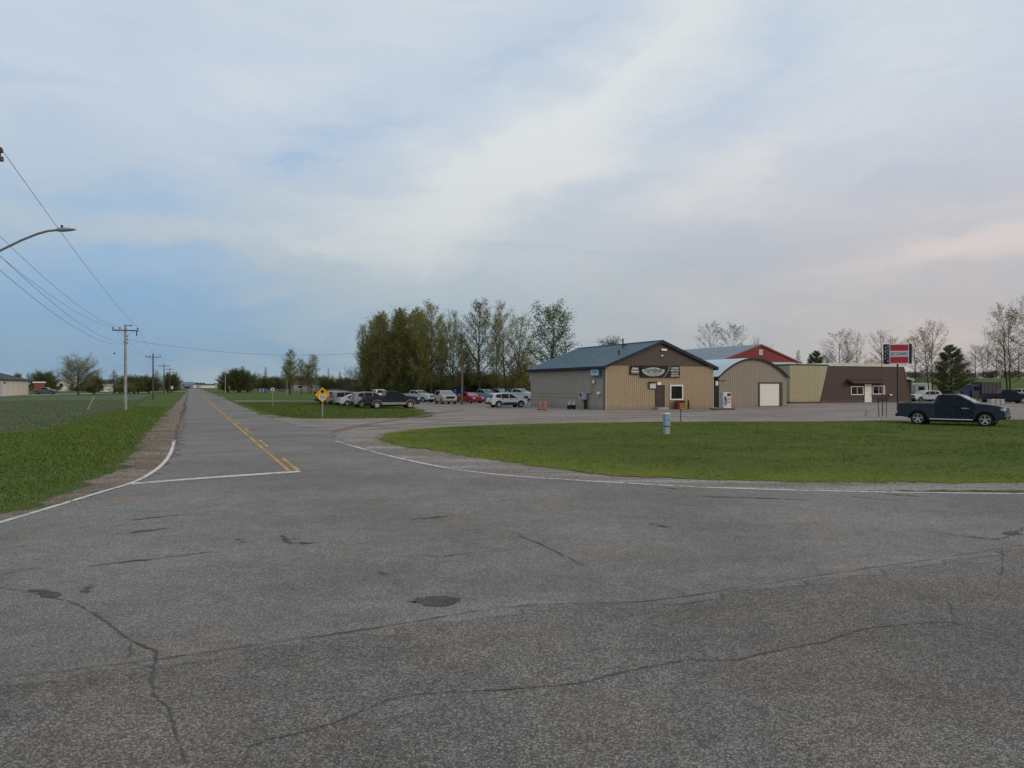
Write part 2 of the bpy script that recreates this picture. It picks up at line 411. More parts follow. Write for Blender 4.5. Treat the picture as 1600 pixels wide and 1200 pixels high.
sheet('coarse_road_lane', chip, .020, m_chip, .12, .6, .025, seed=10, edge_step=.2)

# markings
def strip(mbx, pts, w, z, jit=0, sub=0):
    if sub:
        q = []
        for i in range(len(pts)-1):
            for k in range(sub): q.append((pts[i][0]+(pts[i+1][0]-pts[i][0])*k/sub, pts[i][1]+(pts[i+1][1]-pts[i][1])*k/sub))
        q.append(pts[-1]); pts = q
    n = len(pts); L = []; Rr = []
    for i, p in enumerate(pts):
        a = Vector(pts[max(0,i-1)]); b = Vector(pts[min(n-1,i+1)]); t = (b-a).normalized()
        ww = w(i/(n-1)) if callable(w) else w
        j = (random.random()-.5)*jit, (random.random()-.5)*jit
        k = (.4+random.random()*1.1) if jit else 1
        L.append((p[0]-t.y*ww/2*k+j[0], p[1]+t.x*ww/2*k+j[1], z)); Rr.append((p[0]+t.y*ww/2*k+j[0], p[1]-t.x*ww/2*k+j[1], z))
    mbx.add(L+Rr, [(i, i+n, i+1+n, i+1) for i in range(n-1)])
def smooth_line(pts, k=5):
    out = []
    n = len(pts)
    for i in range(n-1):
        p0, p1, p2, p3 = (Vector(pts[max(0,min(n-1,i+q))]) for q in (-1,0,1,2))
        for s in range(k):
            t = s/k
            v = .5*((2*p1)+(p2-p0)*t+(2*p0-5*p1+4*p2-p3)*t*t+(3*p1-p0-3*p2+p3)*t**3); out.append((v.x, v.y))
    out.append(pts[-1]); return out
mb = MB(); strip(mb, smooth_line(LINE_L), .125, .024); tag(mb.build('road_edge_line', m_white), kind='structure')
mb = MB(); strip(mb, smooth_line(LINE_R), .15, .024); tag(mb.build('road_edge_line', m_whitew), kind='structure')
mb = MB(); strip(mb, PX([(203,757.5),(330,747.5),(468,738)]), .38, .028); tag(mb.build('stop_line', m_white), kind='structure')
mb = MB(); strip(mb, [RP(2.66,t) for t in np.linspace(22.9,190,60)], .12, .024)
for t0 in (22.9, 32.5, 42.3, 52, 62, 72, 82, 92, 102, 112): strip(mb, [RP(2.92,t0+k) for k in (0,1.5,3,4.2)], .12, .024)
tag(mb.build('road_centre_line', m_yellow), kind='structure')
# cracks, tar and patches in the road surface
cr = [([(385,1172),(440,1155),(520,1135),(590,1105),(640,1090),(720,1085),(800,1080),(900,1072),(940,1062),(1000,1048),(1075,1035),(1150,1035),(1200,1022),(1290,1005),(1340,988),(1400,980),(1480,975),(1520,985),(1590,1008)], .022),
 ([(0,920),(45,928),(100,940),(150,962),(200,1000),(245,1022),(240,1045),(238,1085),(265,1110),(275,1150),(292,1200)], .02),
 ([(660,868),(690,872),(740,865),(800,862)], .025), ([(800,833),(850,855),(910,885)], .03), ([(1490,980),(1485,945)], .015), ([(1565,855),(1567,885),(1560,920)], .015),
 ([(0,900),(30,895),(55,890)], .03), ([(0,860),(50,853)], .03), ([(140,887),(180,882),(260,873),(335,863)], .05), ([(1100,777),(1170,779),(1260,782.5)], .09), ([(1330,777),(1370,781),(1420,785)], .08),
 ([(1380,773.5),(1440,777)], .1), ([(1000,762),(1130,768)], .06), ([(278,655),(330,652),(385,650)], .12), ([(272,711),(340,708),(430,703)], .05), ([(490,725),(520,730)], .05),
 ([(1015,819),(1050,827)], .09), ([(1030,821),(1100,826),(1300,818)], .012), ([(1460,832),(1560,845),(1600,825)], .04), ([(205,815),(240,810),(298,805)], .06), ([(210,834),(255,828)], .1), ([(640,813),(700,808)], .07), ([(1040,786),(1090,792)], .04),
 ([(680,940),(700,944)], .03), ([(205,1010),(202,1032)], .012), ([(600,1040),(598,1020)], .01), ([(440,838),(452,850),(492,850)], .08), ([(273,692),(276,676),(283,655)], .12), ([(283,655),(289,634),(293.5,616)], .25)]
cr.append(([(0,1063),(120,1049),(240,1034),(330,1021),(420,1008),(560,988),(650,974),(740,958),(850,947),(1000,943),(1150,922),(1300,898),(1450,877),(1600,853)], .02))
mb = MB()
for pts, w in cr: strip(mb, smooth_line(PX(pts), 2), (lambda w: (lambda t: w*(.35+.65*math.sin(math.pi*min(1, max(0, t*.9+.05))))))(w), .026, w*1.3, sub=4)
tag(mb.build('road_crack', m_crack), kind='structure')
for k, (poly, mt, fe) in enumerate([
   ([(612,941),(636,938),(645,934),(668,933),(690,932),(708,936),(719,940),(712,948),(694,954),(668,955),(652,951),(646,946),(628,946)], m_patch, .14), ([(608,939),(640,934),(655,938),(650,948),(632,947)], m_stain, .2),
   ([(38,924),(70,922),(98,929),(94,940),(60,938)], m_patch, .1), ([(1552,832),(1600,822),(1600,838),(1570,846)], m_patch, .3),
   ([(440,836),(460,835),(496,850),(470,856),(450,850)], m_patch, .3), ([(105,915),(150,905),(175,920),(160,940),(115,935)], m_dirt, .5),
   ([(560,885),(620,890),(650,915),(620,928),(575,905)], m_dirt, .6), ([(340,840),(400,835),(420,850),(360,862)], m_dirt, .8)]):
    sheet('road_patch', PX(poly), .0225, mt, fe, .12, .06, seed=20+k, edge_step=.1)
# the lawn island in front and the lawn with the signs
sheet('lawn', ISLAND, .014, m_lawn, .8, .9, .38, zf=zlawn, seed=11)

# ------------------------------------------------------------------ grass blades on the nearer ground
def blades(name, poly, dens, hgt, col, seed, ymax, zf=None, w=.016, per=5, spill=0, rimw=0):
    rs = np.random.RandomState(seed); A = np.array(poly); x0, y0 = A.min(0)-spill; x1, y1 = A.max(0)+spill; y1 = min(y1, ymax)
    n = int((x1-x0)*(y1-y0)*dens); P = np.stack([rs.uniform(x0,x1,n), rs.uniform(y0,y1,n)], 1)
    r = np.hypot(P[:,0], P[:,1])
    keep = (rs.rand(n) < np.clip(28/np.maximum(P[:,1],1), .12, 1)) & (np.abs(P[:,0]) < P[:,1]*.70+2.)
    P = P[keep]; ins = inside(P, poly)
    if spill:
        d_ = poly_dist(P, poly); ins |= (d_ < spill) & (rs.rand(len(P)) < .5*np.exp(-d_/(spill*.35)))
    P = P[ins]; n = len(P)
    r = np.hypot(P[:,0], P[:,1]); k = np.clip(r/22, 1, 3)
    D = np.where(inside(P, poly), np.minimum(poly_dist(P, poly), 5), 0)
    z0 = np.array([ (zf(x,y,d) if zf else 0) for (x,y),d in zip(P, D)])
    patch = np.array([mnoise.noise(Vector((x*.5,y*.5,seed))) for x,y in P])
    H = hgt*(.5+.9*rs.rand(n)**1.5)*(1+.6*patch)*(.55+.45*np.minimum(D/.5,1))
    V = np.zeros((n, per, 3, 3), np.float32)
    for b in range(per):
        a = rs.uniform(0, 2*np.pi, n); lean = rs.uniform(.1,.9,n)*H; o = rs.normal(0,.05,(n,2))*k[:,None]
        bx = P[:,0]+o[:,0]; by = P[:,1]+o[:,1]; wx = np.cos(a)*w*k; wy = np.sin(a)*w*k
        V[:,b,0] = np.stack([bx-wx, by-wy, z0], 1); V[:,b,1] = np.stack([bx+wx, by+wy, z0], 1)
        V[:,b,2] = np.stack([bx-np.sin(a)*lean, by+np.cos(a)*lean, z0+H*rs.uniform(.6,1.1,n)], 1)
    V = V.reshape(-1,3); nf = len(V)//3
    me = bpy.data.meshes.new(name); me.vertices.add(len(V)); me.vertices.foreach_set('co', V.ravel())
    me.loops.add(len(V)); me.loops.foreach_set('vertex_index', np.arange(len(V), dtype=np.int32))
    me.polygons.add(nf); me.polygons.foreach_set('loop_start', np.arange(0,len(V),3,dtype=np.int32))
    me.update(calc_edges=True); me.materials.append(col)
    if rimw: rm = me.attributes.new('rim', 'FLOAT', 'POINT'); rm.data.foreach_set('value', np.repeat(np.clip(1-D/4.5,0,1), per*3).astype(np.float32))
    o = bpy.data.objects.new(name, me); COL.objects.link(o); o['kind'] = 'stuff'
    return o
mbl = grass_mat('lawn_blades', *[scaled(c,1.25) for c in GRASS_LAWN], blades=True)
mbw = grass_mat('verge_blades', *[scaled(c,1.25) for c in GRASS_WILD], blades=True)
tag(blades('grass', ISLAND, 60, .042, mbl, 1, 56, zlawn, .013, 5, 1.8, 1), 'short mown grass of the island between road and gravel lot', 'grass')
meadow_near = PX([(-60,700),(0,675.5),(60,671),(110,660.5),(160,647),(196,640.5),(215,632),(236,622),(140,624),(-60,628)])
mbm = grass_mat('meadow_blades', (.118,.158,.086), (.10,.142,.072), (.14,.168,.105), blades=True)
tag(blades('meadow_stalks', meadow_near, 36, .075, mbm, 3, 130, w=.009, per=5), 'pale grey green stalks of the unmown meadow on the left', 'grass')
signlawn = PX([(400,640),(440,650.3),(480,654),(560,653.6),(640,653.2),(664,651),(650,641.5),(604,633.5),(505,628),(372,628.6)])
tag(blades('sign_lawn_grass', signlawn, 30, .06, grass_mat('sign_lawn_blades', *GRASS_LAWN, blades=True), 4, 112, None, .014, 5, 1.0), 'grass of the lawn around the yellow diamond sign', 'grass')
LEFTB = PX([(256,648),(240,660),(225,675),(208,695),(192,711),(161,733),(118,755),(62,781),(0,803)])
verge = LEFTB[::-1] + [G(250,648)] + PX([(262,636),(240,622),(215,633),(196,641),(160,648),(110,662),(60,673),(0,678)]) + [(-60,46),(-34,18),(-17,14.5)]
tag(blades('verge_grass', verge, 60, .085, mbw, 2, 90, None, .012, 5, 1.7), 'longer green grass of the verge beside the left gravel shoulder', 'grass')
# ------------------------------------------------------------------ sky and sun
SUN_AZ, SUN_EL = 112, 17          # from straight ahead, clockwise; evening sun to the right behind thin cloud
scene.view_settings.view_transform = 'Standard'; scene.view_settings.look = 'None'
scene.view_settings.exposure = .13; scene.view_settings.gamma = 1
w = bpy.data.worlds.new('World'); scene.world = w; w.use_nodes = True
w.node_tree.nodes.clear(); N = NT(w.node_tree)
wo = N.n('ShaderNodeOutputWorld')
tc = N.n('ShaderNodeTexCoord'); D = tc.outputs['Generated']
sx = N.n('ShaderNodeSeparateXYZ'); N.L.new(D, sx.inputs[0])
az = N.math('ARCTAN2', sx.outputs[0], sx.outputs[1]); el = N.math('ARCSINE', sx.outputs[2])
cx = N.n('ShaderNodeCombineXYZ'); N.put(cx.inputs[0], az); N.put(cx.inputs[1], el); V0 = cx.outputs[0]
def AE(px, py):
    a = math.atan((px-800)/FPX); return a, math.atan((HZ-py)/FPX*math.cos(a))
# gentle warp of the directions so that the cloud edges wander
wn = N.noise(N.mapping(D, sc=(2.2,2.2,4.5)), 1.6, 5, .6)
wv = N.n('ShaderNodeVectorMath', operation='SUBTRACT'); N.L.new(wn.outputs['Color'], wv.inputs[0]); wv.inputs[1].default_value = (.5,.5,.5)
wm = N.n('ShaderNodeVectorMath', operation='MULTIPLY_ADD'); N.L.new(wv.outputs[0], wm.inputs[0]); wm.inputs[1].default_value = (.26,.15,0); N.L.new(V0, wm.inputs[2])
V = wm.outputs[0]
T = .56
# (px, py, half width, half height, tilt in degrees, strength): bands of thin cloud (+) and of clear air (-)
for px, py, sw, sh, rot, amp in [
    (140,420,430,180,6,-.22), (-60,560,640,140,0,-.18), (40,240,260,90,-4,-.12), (470,445,280,60,-8,-.13), (330,520,600,100,0,-.16),
    (250,305,190,26,-3,-.16), (640,195,190,60,26,-.22), (880,80,110,50,35,-.18), (430,250,140,60,20,-.10),
    (720,320,210,80,25,.40), (890,190,310,62,38,.24), (1080,40,260,70,45,.12), (960,120,300,14,40,.12), (1180,90,300,18,38,-.10), (440,340,220,60,-18,.20), (430,385,120,20,-6,.26),
    (520,100,420,120,15,.06), (1290,110,290,60,32,.16), (1120,300,220,60,12,.14), (1080,385,330,50,-14,-.16), (1420,290,260,60,16,-.10),
    (900,300,90,28,0,-.12), (1450,405,280,28,6,.26), (1300,465,300,24,2,.0), (200,332,150,20,-3,.26), (420,445,60,10,-2,.15), (90,60,220,60,10,-.08),
    (1120,215,150,32,26,-.16), (1500,40,220,80,20,.10), (800,430,300,70,10,.12)]:
    a, e = AE(px, py)
    mv = N.mapping(V, (a,e,0), (0,0,R(rot)), (sw/FPX*math.cos(a)**1.2, sh/FPX, 1), 'TEXTURE')
    dp = N.n('ShaderNodeVectorMath', operation='DOT_PRODUCT'); N.L.new(mv, dp.inputs[0]); N.L.new(mv, dp.inputs[1])
    g = N.math('EXPONENT', N.math('MULTIPLY', dp.outputs['Value'], -1.0))
    T = N.math('MULTIPLY_ADD', g, amp, T)
# fine streaks of cirrus, everywhere
s1 = N.noise(N.mapping(V, rot=(0,0,R(-24)), sc=(1.3,5.5,1)), 2.2, 7, .62, .5).outputs[0]
s2 = N.noise(N.mapping(V, rot=(0,0,R(4)), sc=(1.2,9,1)), 3.0, 6, .6).outputs[0]
T = N.math('ADD', T, N.math('ADD', N.math('MULTIPLY', N.math('SUBTRACT', s1, .5), .60), N.math('MULTIPLY', N.math('SUBTRACT', s2, .5), .26)), clamp=True)
# colours of clear air and of the cloud layer
hzf = N.ss(el, 0., .36); bzf = N.ss(el, -.02, .20)
blue = N.mix(bzf, (.150,.285,.455), (.275,.44,.655))
white = N.mix(hzf, (.52,.545,.545), (.665,.70,.715))
grey = N.mix(hzf, (.345,.42,.46), (.50,.58,.68))
c = N.mix(N.ss(T, .0, .5), blue, grey); c = N.mix(N.ss(T, .42, 1.), c, white)
# evening warmth low on the right, deeper glow out of the picture where the sun stands
warm = N.math('MULTIPLY', N.ss(az, -.15, .55), N.ss(el, .42, .02))
c = N.mix(N.math('MULTIPLY', warm, .85), c, N.mix(1., c, (1.27,.975,.885), 'MULTIPLY'))
sd = Vector((math.sin(R(SUN_AZ))*math.cos(R(SUN_EL)), math.cos(R(SUN_AZ))*math.cos(R(SUN_EL)), math.sin(R(SUN_EL))))
dp = N.n('ShaderNodeVectorMath', operation='DOT_PRODUCT'); N.L.new(D, dp.inputs[0]); dp.inputs[1].default_value = sd
glow = N.ss(dp.outputs['Value'], .62, 1.)
c = N.mix(N.math('MULTIPLY', glow, .8), c, (1.25,1.0,.78))
cloud = N.n('ShaderNodeBackground'); N.put(cloud.inputs[0], c); cloud.inputs[1].default_value = 1.
sky = N.n('ShaderNodeTexSky', sky_type='NISHITA'); sky.sun_disc = False
sky.sun_elevation = R(SUN_EL); sky.sun_rotation = R(SUN_AZ); sky.air_density = 1.0; sky.dust_density = .8; sky.ozone_density = 1.5
clear = N.n('ShaderNodeBackground'); N.L.new(sky.outputs[0], clear.inputs[0]); clear.inputs[1].default_value = .08
mx = N.n('ShaderNodeMixShader'); N.put(mx.inputs[0], N.ss(T, -.6, .55, .72, .97))
N.L.new(clear.outputs[0], mx.inputs[1]); N.L.new(cloud.outputs[0], mx.inputs[2]); N.L.new(mx.outputs[0], wo.inputs[0])
w.cycles.sampling_method = 'MANUAL'; w.cycles.sample_map_resolution = 512
sl = bpy.data.lights.new('sun', 'SUN'); sl.energy = .85; sl.angle = R(16); sl.color = (1,.88,.72)
so = bpy.data.objects.new('sun', sl); COL.objects.link(so); so.location = (60,-40,60)
so.rotation_euler = sd.to_track_quat('Z','Y').to_euler()
# ------------------------------------------------------------------ materials of built things
m_tan = M('tan_siding', (.335,.262,.170), .5, var=.07, dirt=.6)
m_tantrim = M('tan_trim', (.38,.33,.24), .5, var=.05)
m_brown = M('brown_siding', (.085,.060,.054), .5, var=.1)
m_block = M('painted_block_wall', (.315,.282,.235), .85, dirt=.5, var=.08, scale=1.2, bump=.2, bscale=9)
m_blockd = M('block_course_dark', (.17,.16,.14), .9)  # darker grey of the course lines, also used on the downspout
m_roof = M('teal_metal_roof', (.095,.165,.215), .42, dirt=.3, metal=.25, var=.08, scale=.8)
m_navy = M('dark_navy_trim', (.013,.019,.028), .6, spec=.25)
m_lroof = M('pale_blue_metal_roof', (.52,.60,.64), .45, metal=.1, var=.06, scale=.8)
m_groof = M('grey_blue_metal_roof', (.15,.205,.245), .45, metal=.2, var=.08, scale=.8)
m_grey = M('grey_taupe_siding', (.255,.226,.190), .55, dirt=.5, var=.05)
m_red = M('red_siding', (.185,.016,.021), .5, var=.08)
m_cream = M('cream_siding', (.33,.30,.195), .55, dirt=.5, var=.05)
m_choc = M('chocolate_siding', (.066,.041,.035), .65, dirt=.4, var=.10, spec=.3)
m_chocd = M('dark_brown_wood', (.05,.034,.032), .6)
m_fasc = M('pale_fascia', (.50,.49,.47), .6)
m_whitep = M('white_paint', (.78,.78,.76), .5, var=.05)
m_offw = M('offwhite_door', (.66,.66,.62), .5, var=.05)
m_door = M('dark_brown_door', (.040,.026,.024), .45)
m_black = M('black_sign_face', (.009,.009,.012), .5, spec=.15)
m_dsign = M('charcoal_sign_face', (.013,.015,.018), .5, spec=.15)
m_ltr = M('white_lettering', (.80,.80,.80), .5, var=.02)
m_green = M('pale_green_lettering', (.34,.40,.39), .5, var=.04)
m_pink = M('pale_red_lettering', (.50,.32,.33), .5)
m_glass = M('window_glass', (.008,.012,.015), .06, var=.02, spec=.3)
m_conc = M('concrete', (.36,.345,.32), .9, var=.12, bump=.2)
m_steel = M('galvanised_steel', (.38,.40,.41), .45, metal=.5)
m_dark = M('dark_metal', (.025,.025,.028), .5)
m_wood = M('weathered_pole_wood', (.27,.28,.285), .85, var=.25, scale=2.5, bump=.3)
m_woodd = M('dark_pole_wood', (.095,.075,.062), .85, var=.25, scale=2.5)
m_signred = M('sign_red', (.40,.030,.042), .45, var=.04)
m_signwh = M('sign_pale_grey', (.56,.60,.64), .45, var=.03)
m_signtx = M('sign_dark_teal', (.030,.07,.09), .5)
m_yel = M('sign_yellow', (.72,.37,.015), .45, var=.05)
m_blk = M('black_paint', (.012,.012,.013), .5)
m_orange = M('cone_orange', (.42,.105,.075), .6)
m_rubber = M('black_rubber', (.018,.018,.019), .8)
m_blue = M('blue_paint', (.020,.075,.22), .5)
m_pblue = M('pale_blue_grey_enamel', (.20,.33,.40), .45, var=.08)
m_purple = M('dark_purple_paint', (.050,.042,.062), .5)

def ribbed(mb, x0, x1, z0, z1f, pitch=.24, depth=.028, y=0.):
    """a corrugated metal wall on local y, ribs towards -y; z1f(x) is its top"""
    n = max(1, round((x1-x0)/pitch)); p = (x1-x0)/n; pr = []
    for i in range(n):
        a = x0+i*p
        pr += [(a, 0), (a+.52*p, 0), (a+.62*p, depth), (a+.88*p, depth)]
    pr.append((x1, 0))
    bot = [(a, y-d, z0) for a, d in pr]; top = [(a, y-d, z1f(a)) for a, d in pr]
    k = len(pr); mb.add(bot+top, [(i, i+1, i+1+k, i+k) for i in range(k-1)])

class Face:
    """a wall plane that starts at ground point o and runs along unit u: photo pixel -> (along, height)"""
    def __init__(s, o, u=UX): s.o = o; s.u = u
    def a(s, px):
        k = (px-800)/FPX; return (k*s.o[1]-s.o[0])/(s.u[0]-k*s.u[1])
    def az(s, px, py):
        a = s.a(px); return a, CAM_H+(HZ-py)/FPX*(s.o[1]+s.u[1]*a)

# ------------------------------------------------------------------ the repair shop
A0 = (9.36, 76.9); F = Face(A0); SW, SD, SE, SR = 13.3, 17.8, 4.5, 7.05
shop = thing('repair_shop', 'tan and brown metal sided repair shop with a low teal gable roof', 'building', (*A0, 0), UANG)
mb = MB(); ribbed(mb, .12, SW-.12, 0, lambda x: SE+.02); mb.build('front_wall', m_tan, shop)
mb = MB(); ribbed(mb, 0, SW, SE, lambda x: SE+.02+(SR-SE-.05)*(1-abs(x-SW/2)/(SW/2)), y=-.035); mb.build('gable_panel', m_brown, shop)
for c_ in (0, SW-.14): MB().box(c_,c_+.14,-.05,.06,0,SE).build('corner_trim', m_tantrim, shop)
mb = MB(); mb.box(.002,SW-.002,.05,SD,0,SE)
mb.prism([(.002,SE),(SW-.002,SE),(SW/2,SR-.05)], 'y', .06, SD); mb.build('block_wall', m_block, shop)
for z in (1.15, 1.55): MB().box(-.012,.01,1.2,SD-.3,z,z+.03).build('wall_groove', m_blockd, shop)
sl_ = (SR-SE)/(SW/2)
mb = MB(); ov = .38; oe = .35; th = .07
rp = [(-ov, SE-ov*sl_), (SW/2, SR), (SW+ov, SE-ov*sl_), (SW+ov, SE-ov*sl_+th), (SW/2, SR+th+.01), (-ov, SE-ov*sl_+th)]
mb.prism(rp, 'y', -oe+.02, SD+oe)
for k in range(1, 45):        # standing seams
    yy = -oe+.41*k
    if yy < SD+oe-.1:
        for s in (0, 1):
            e = (-ov, SE-ov*sl_+th) if s == 0 else (SW+ov, SE-ov*sl_+th)
            mb.add([(e[0],yy,e[1]),(e[0],yy+.03,e[1]),(e[0],yy+.03,e[1]+.03),(e[0],yy,e[1]+.03),(SW/2,yy,SR+th+.01),(SW/2,yy+.03,SR+th+.01),(SW/2,yy+.03,SR+th+.04),(SW/2,yy,SR+th+.04)],
                   [(0,1,2,3),(4,7,6,5),(0,4,5,1),(1,5,6,2),(2,6,7,3),(3,7,4,0)])
mb.box(SW/2-.12,SW/2+.12,-oe,SD+oe,SR+th+.015,SR+th+.06)
ro = mb.build('roof', m_roof, shop)
mb = MB()
for s in (-1, 1):
    x1 = SW/2+s*(SW/2+ov+.03); za = SE-ov*sl_
    mb.add([(SW/2,-oe-.03,SR-.22),(x1,-oe-.03,za-.22),(x1,-oe-.03,za+th+.01),(SW/2,-oe-.03,SR+th+.05),(SW/2,-oe+.03,SR-.22),(x1,-oe+.03,za-.22),(x1,-oe+.03,za+th+.01),(SW/2,-oe+.03,SR+th+.05)],
           [(0,1,2,3),(4,7,6,5),(0,4,5,1),(1,5,6,2),(2,6,7,3)])
    xa, xb = sorted((x1, x1-s*.06)); mb.box(xa,xb,-oe+.03,SD+oe,za-.24,za+th-.02)
    xc, xd = sorted((x1-s*.06, SW/2+s*SW/2+s*.01)); mb.box(xc, xd, -oe+.04, SD+oe-.02, za-.24, za-.20)
mb.build('fascia', m_navy, shop)
mb = MB(); mb.tube([(2.9,2.2,SE+2.9*sl_),(2.9,2.2,SE+2.9*sl_+.55)],.09,10); mb.build('roof_vent', m_dark, ro)
mb = MB(); mb.tube([(5.0,4.8,SE+5*sl_),(5.0,4.8,SE+5*sl_+1.15)],.07,8); mb.tube([(5.0,4.8,SE+5*sl_+1.1),(4.35,4.8,SE+5*sl_+1.1)],.02,6); mb.box(5.05,5.5,4.78,4.82,SE+5*sl_+.35,SE+5*sl_+.55); mb.build('antenna_mast', m_dark, ro)
mb = MB(); mb.tube([(-.42,.0,4.15),(-.42,.0,4.0),(-.07,.25,3.75),(-.07,.25,.25),(-.3,.25,.1)],.05,8); mb.build('downspout', m_blockd, shop)
mb = MB(); mb.bbox(-.56,-.42,-oe+.05,SD+oe-.05,SE-ov*sl_-.2,SE-ov*sl_-.06,.02); mb.build('gutter', m_navy, shop)
# door, window
a0, _ = F.az(1024, 603); a1, _ = F.az(1037.8, 603); zt = F.az(1030, 603)[1]
dr = MB().bbox(a0+.07,a1-.07,-.075,-.01,.28,zt,.01).build('door', m_door, shop)
mb = MB(); mb.box(a0-.02,a0+.06,-.09,0,.28,zt+.09); mb.box(a1-.06,a1+.02,-.09,0,.28,zt+.09); mb.box(a0+.06,a1-.06,-.09,0,zt+.005,zt+.09); mb.build('door_frame', m_chocd, dr)
mb = MB(); mb.tube([(a0+.2,-.12,1.3),(a0+.32,-.12,1.3)],.025,6); mb.tube([(a0+.2,-.12,1.3),(a0+.2,-.07,1.3)],.02,6); mb.build('handle', m_steel, dr)
MB().box(a0-.1,a1+.1,-.75,-.05,.0,.22).build('doorstep', m_conc, shop)
a0, z0 = F.az(1046.3, 625); a1, z1 = F.az(1066.6, 601.5)
wn_ = MB().box(a0+.08,a1-.08,-.07,-.02,z0+.08,z1-.08).build('window', m_glass, shop)
mb = MB(); mb.box(a0,a0+.12,-.11,0,z0,z1); mb.box(a1-.12,a1,-.11,0,z0,z1); mb.box(a0+.12,a1-.12,-.11,0,z1-.12,z1); mb.box(a0+.12,a1-.12,-.11,0,z0,z0+.12); mb.build('frame', m_whitep, wn_)
mb = MB(); mb.box(SW/2-.1,SW/2+.55,-.22,-.07,6.08,6.28); mb.build('floodlight', m_whitep, shop)
mb = MB(); mb.bbox(SW/2-.12,SW/2+.12,-.2,-.07,5.5,5.62,.01); mb.build('camera_housing', m_whitep, shop)

# signs on the shop
def board(name, label, x0, x1, z0, z1, mat, y=-.09, th=.09, frame=None, o=A0, rz=UANG, cat='sign', group=None):
    cxx, czz = (x0+x1)/2, (z0+z1)/2; u = (math.cos(rz), math.sin(rz)); v = (-u[1], u[0])
    t = thing(name, label, cat, (o[0]+u[0]*cxx+v[0]*y, o[1]+u[1]*cxx+v[1]*y, czz), rz, group)
    hw, hh = (x1-x0)/2, (z1-z0)/2
    MB().bbox(-hw,hw,-th,0,-hh,hh,.012).build('panel', mat, t)
    if frame:
        m2 = MB(); e = .05
        m2.box(-hw-e,-hw,-th-.01,.0,-hh-e,hh+e); m2.box(hw,hw+e,-th-.01,.0,-hh-e,hh+e); m2.box(-hw,hw,-th-.01,.0,hh,hh+e); m2.box(-hw,hw,-th-.01,.0,-hh-e,-hh); m2.build('frame', frame, t)
    return t, hw, hh
x0, z1 = F.az(983.5, 571.5); x1, z0 = F.az(998, 585.6)
t, hw, hh = board('wall_sign', 'small square black sign with white slanted lettering left of the long charcoal sign', x0, x1, z0, z1, m_black)
lettering(t, m_ltr, [('Auto', .0, hh*.45, hw*1.35, hh*.62, .02, .25), ('Value', 0, -hh*.22, hw*1.6, hh*.58, .02, .25)], -.096)
lettering(t, m_pink, [('PARTS STORES', 0, -hh*.75, hw*1.75, hh*.24, .01)], -.096, 'strapline')
x0, z1 = F.az(999.5, 571); x1, z0 = F.az(1060.8, 590); xm = F.a(1043)
t, hw, hh = board('wall_sign', 'long charcoal shop sign with a pale oval and list of services above the door', x0, x1, z0, z1, m_dsign, y=-.095)
cxm = -hw + (F.a(1019.5)-x0); ew = (F.a(1037.3)-F.a(1001.8))/2
el_ = MB(); n_ = 24
pts = [(cxm+ew*math.cos(math.pi+math.pi*k/n_), +.18+.68*math.sin(math.pi+math.pi*k/n_)) for k in range(n_+1)] + [(cxm+ew-2*ew*k/12, .18+.24*math.sin(math.pi*k/12)) for k in range(1,12)]
el_.add([(x,-.095,z) for x,z in pts],[tuple(range(len(pts)))]); el_.build('oval_emblem', m_green, t)
lettering(t, m_black, [('Turnbull', cxm-.05, .14, ew*1.62, .46, .02, .15), ('PARTS & SERVICE', cxm+.05, -.22, ew*1.1, .15, .008), ('AUTO  REPAIR', cxm, -.42, ew*.6, .10, .006)], -.1)
mb = MB(); arc = [(.99+.26*math.sin(k/10*1.5)+.0, hh-2*hh*k/10) for k in range(11)]
arc = [(hw*.44-.75*(k/10)**2, hh-2*hh*k/10) for k in range(11)]
for k in range(10): mb.add([(arc[k][0],-.095,arc[k][1]),(arc[k][0]+.07,-.095,arc[k][1]),(arc[k+1][0]+.05,-.095,arc[k+1][1]),(arc[k+1][0],-.095,arc[k+1][1])],[(0,1,2,3)])
mb.build('curved_stripe', m_green, t)
xr = hw*.74
for it in [('LICENSED', xr, hh*.62, hw*.40, hh*.27, .014), ('MECHANIC', xr, hh*.2, hw*.42, hh*.27, .014), ('VEHICLE', xr-.05, -hh*.3, hw*.36, hh*.27, .014), ('INSPECTION', xr, -hh*.72, hw*.42, hh*.27, .014)]: lettering(t, m_ltr, [it], -.096)
x0, z1 = F.az(1014, 598.7); x1, z0 = F.az(1023.3, 606.8)
t, hw, hh = board('notice_board', 'small pale framed notice board with dark hood left of the shop door', x0, x1, z0, z1, m_signwh, frame=m_chocd)
MB().box(-hw-.08,hw+.08,-.35,0,hh+.06,hh+.16).build('hood', m_blk, t)
for k, z in enumerate((.22,.06,-.1)): MB().box(-hw*.7,hw*.7,-.093,-.088,z-.02,z+.03).build('ruled_line', m_steel, t)
x0, z1 = F.az(1025.8, 597); x1, z0 = F.az(1031.8, 601.6)
board('door_sign', 'small plain white sign right above the shop door', x0, x1, z0, z1, m_whitep, th=.04)
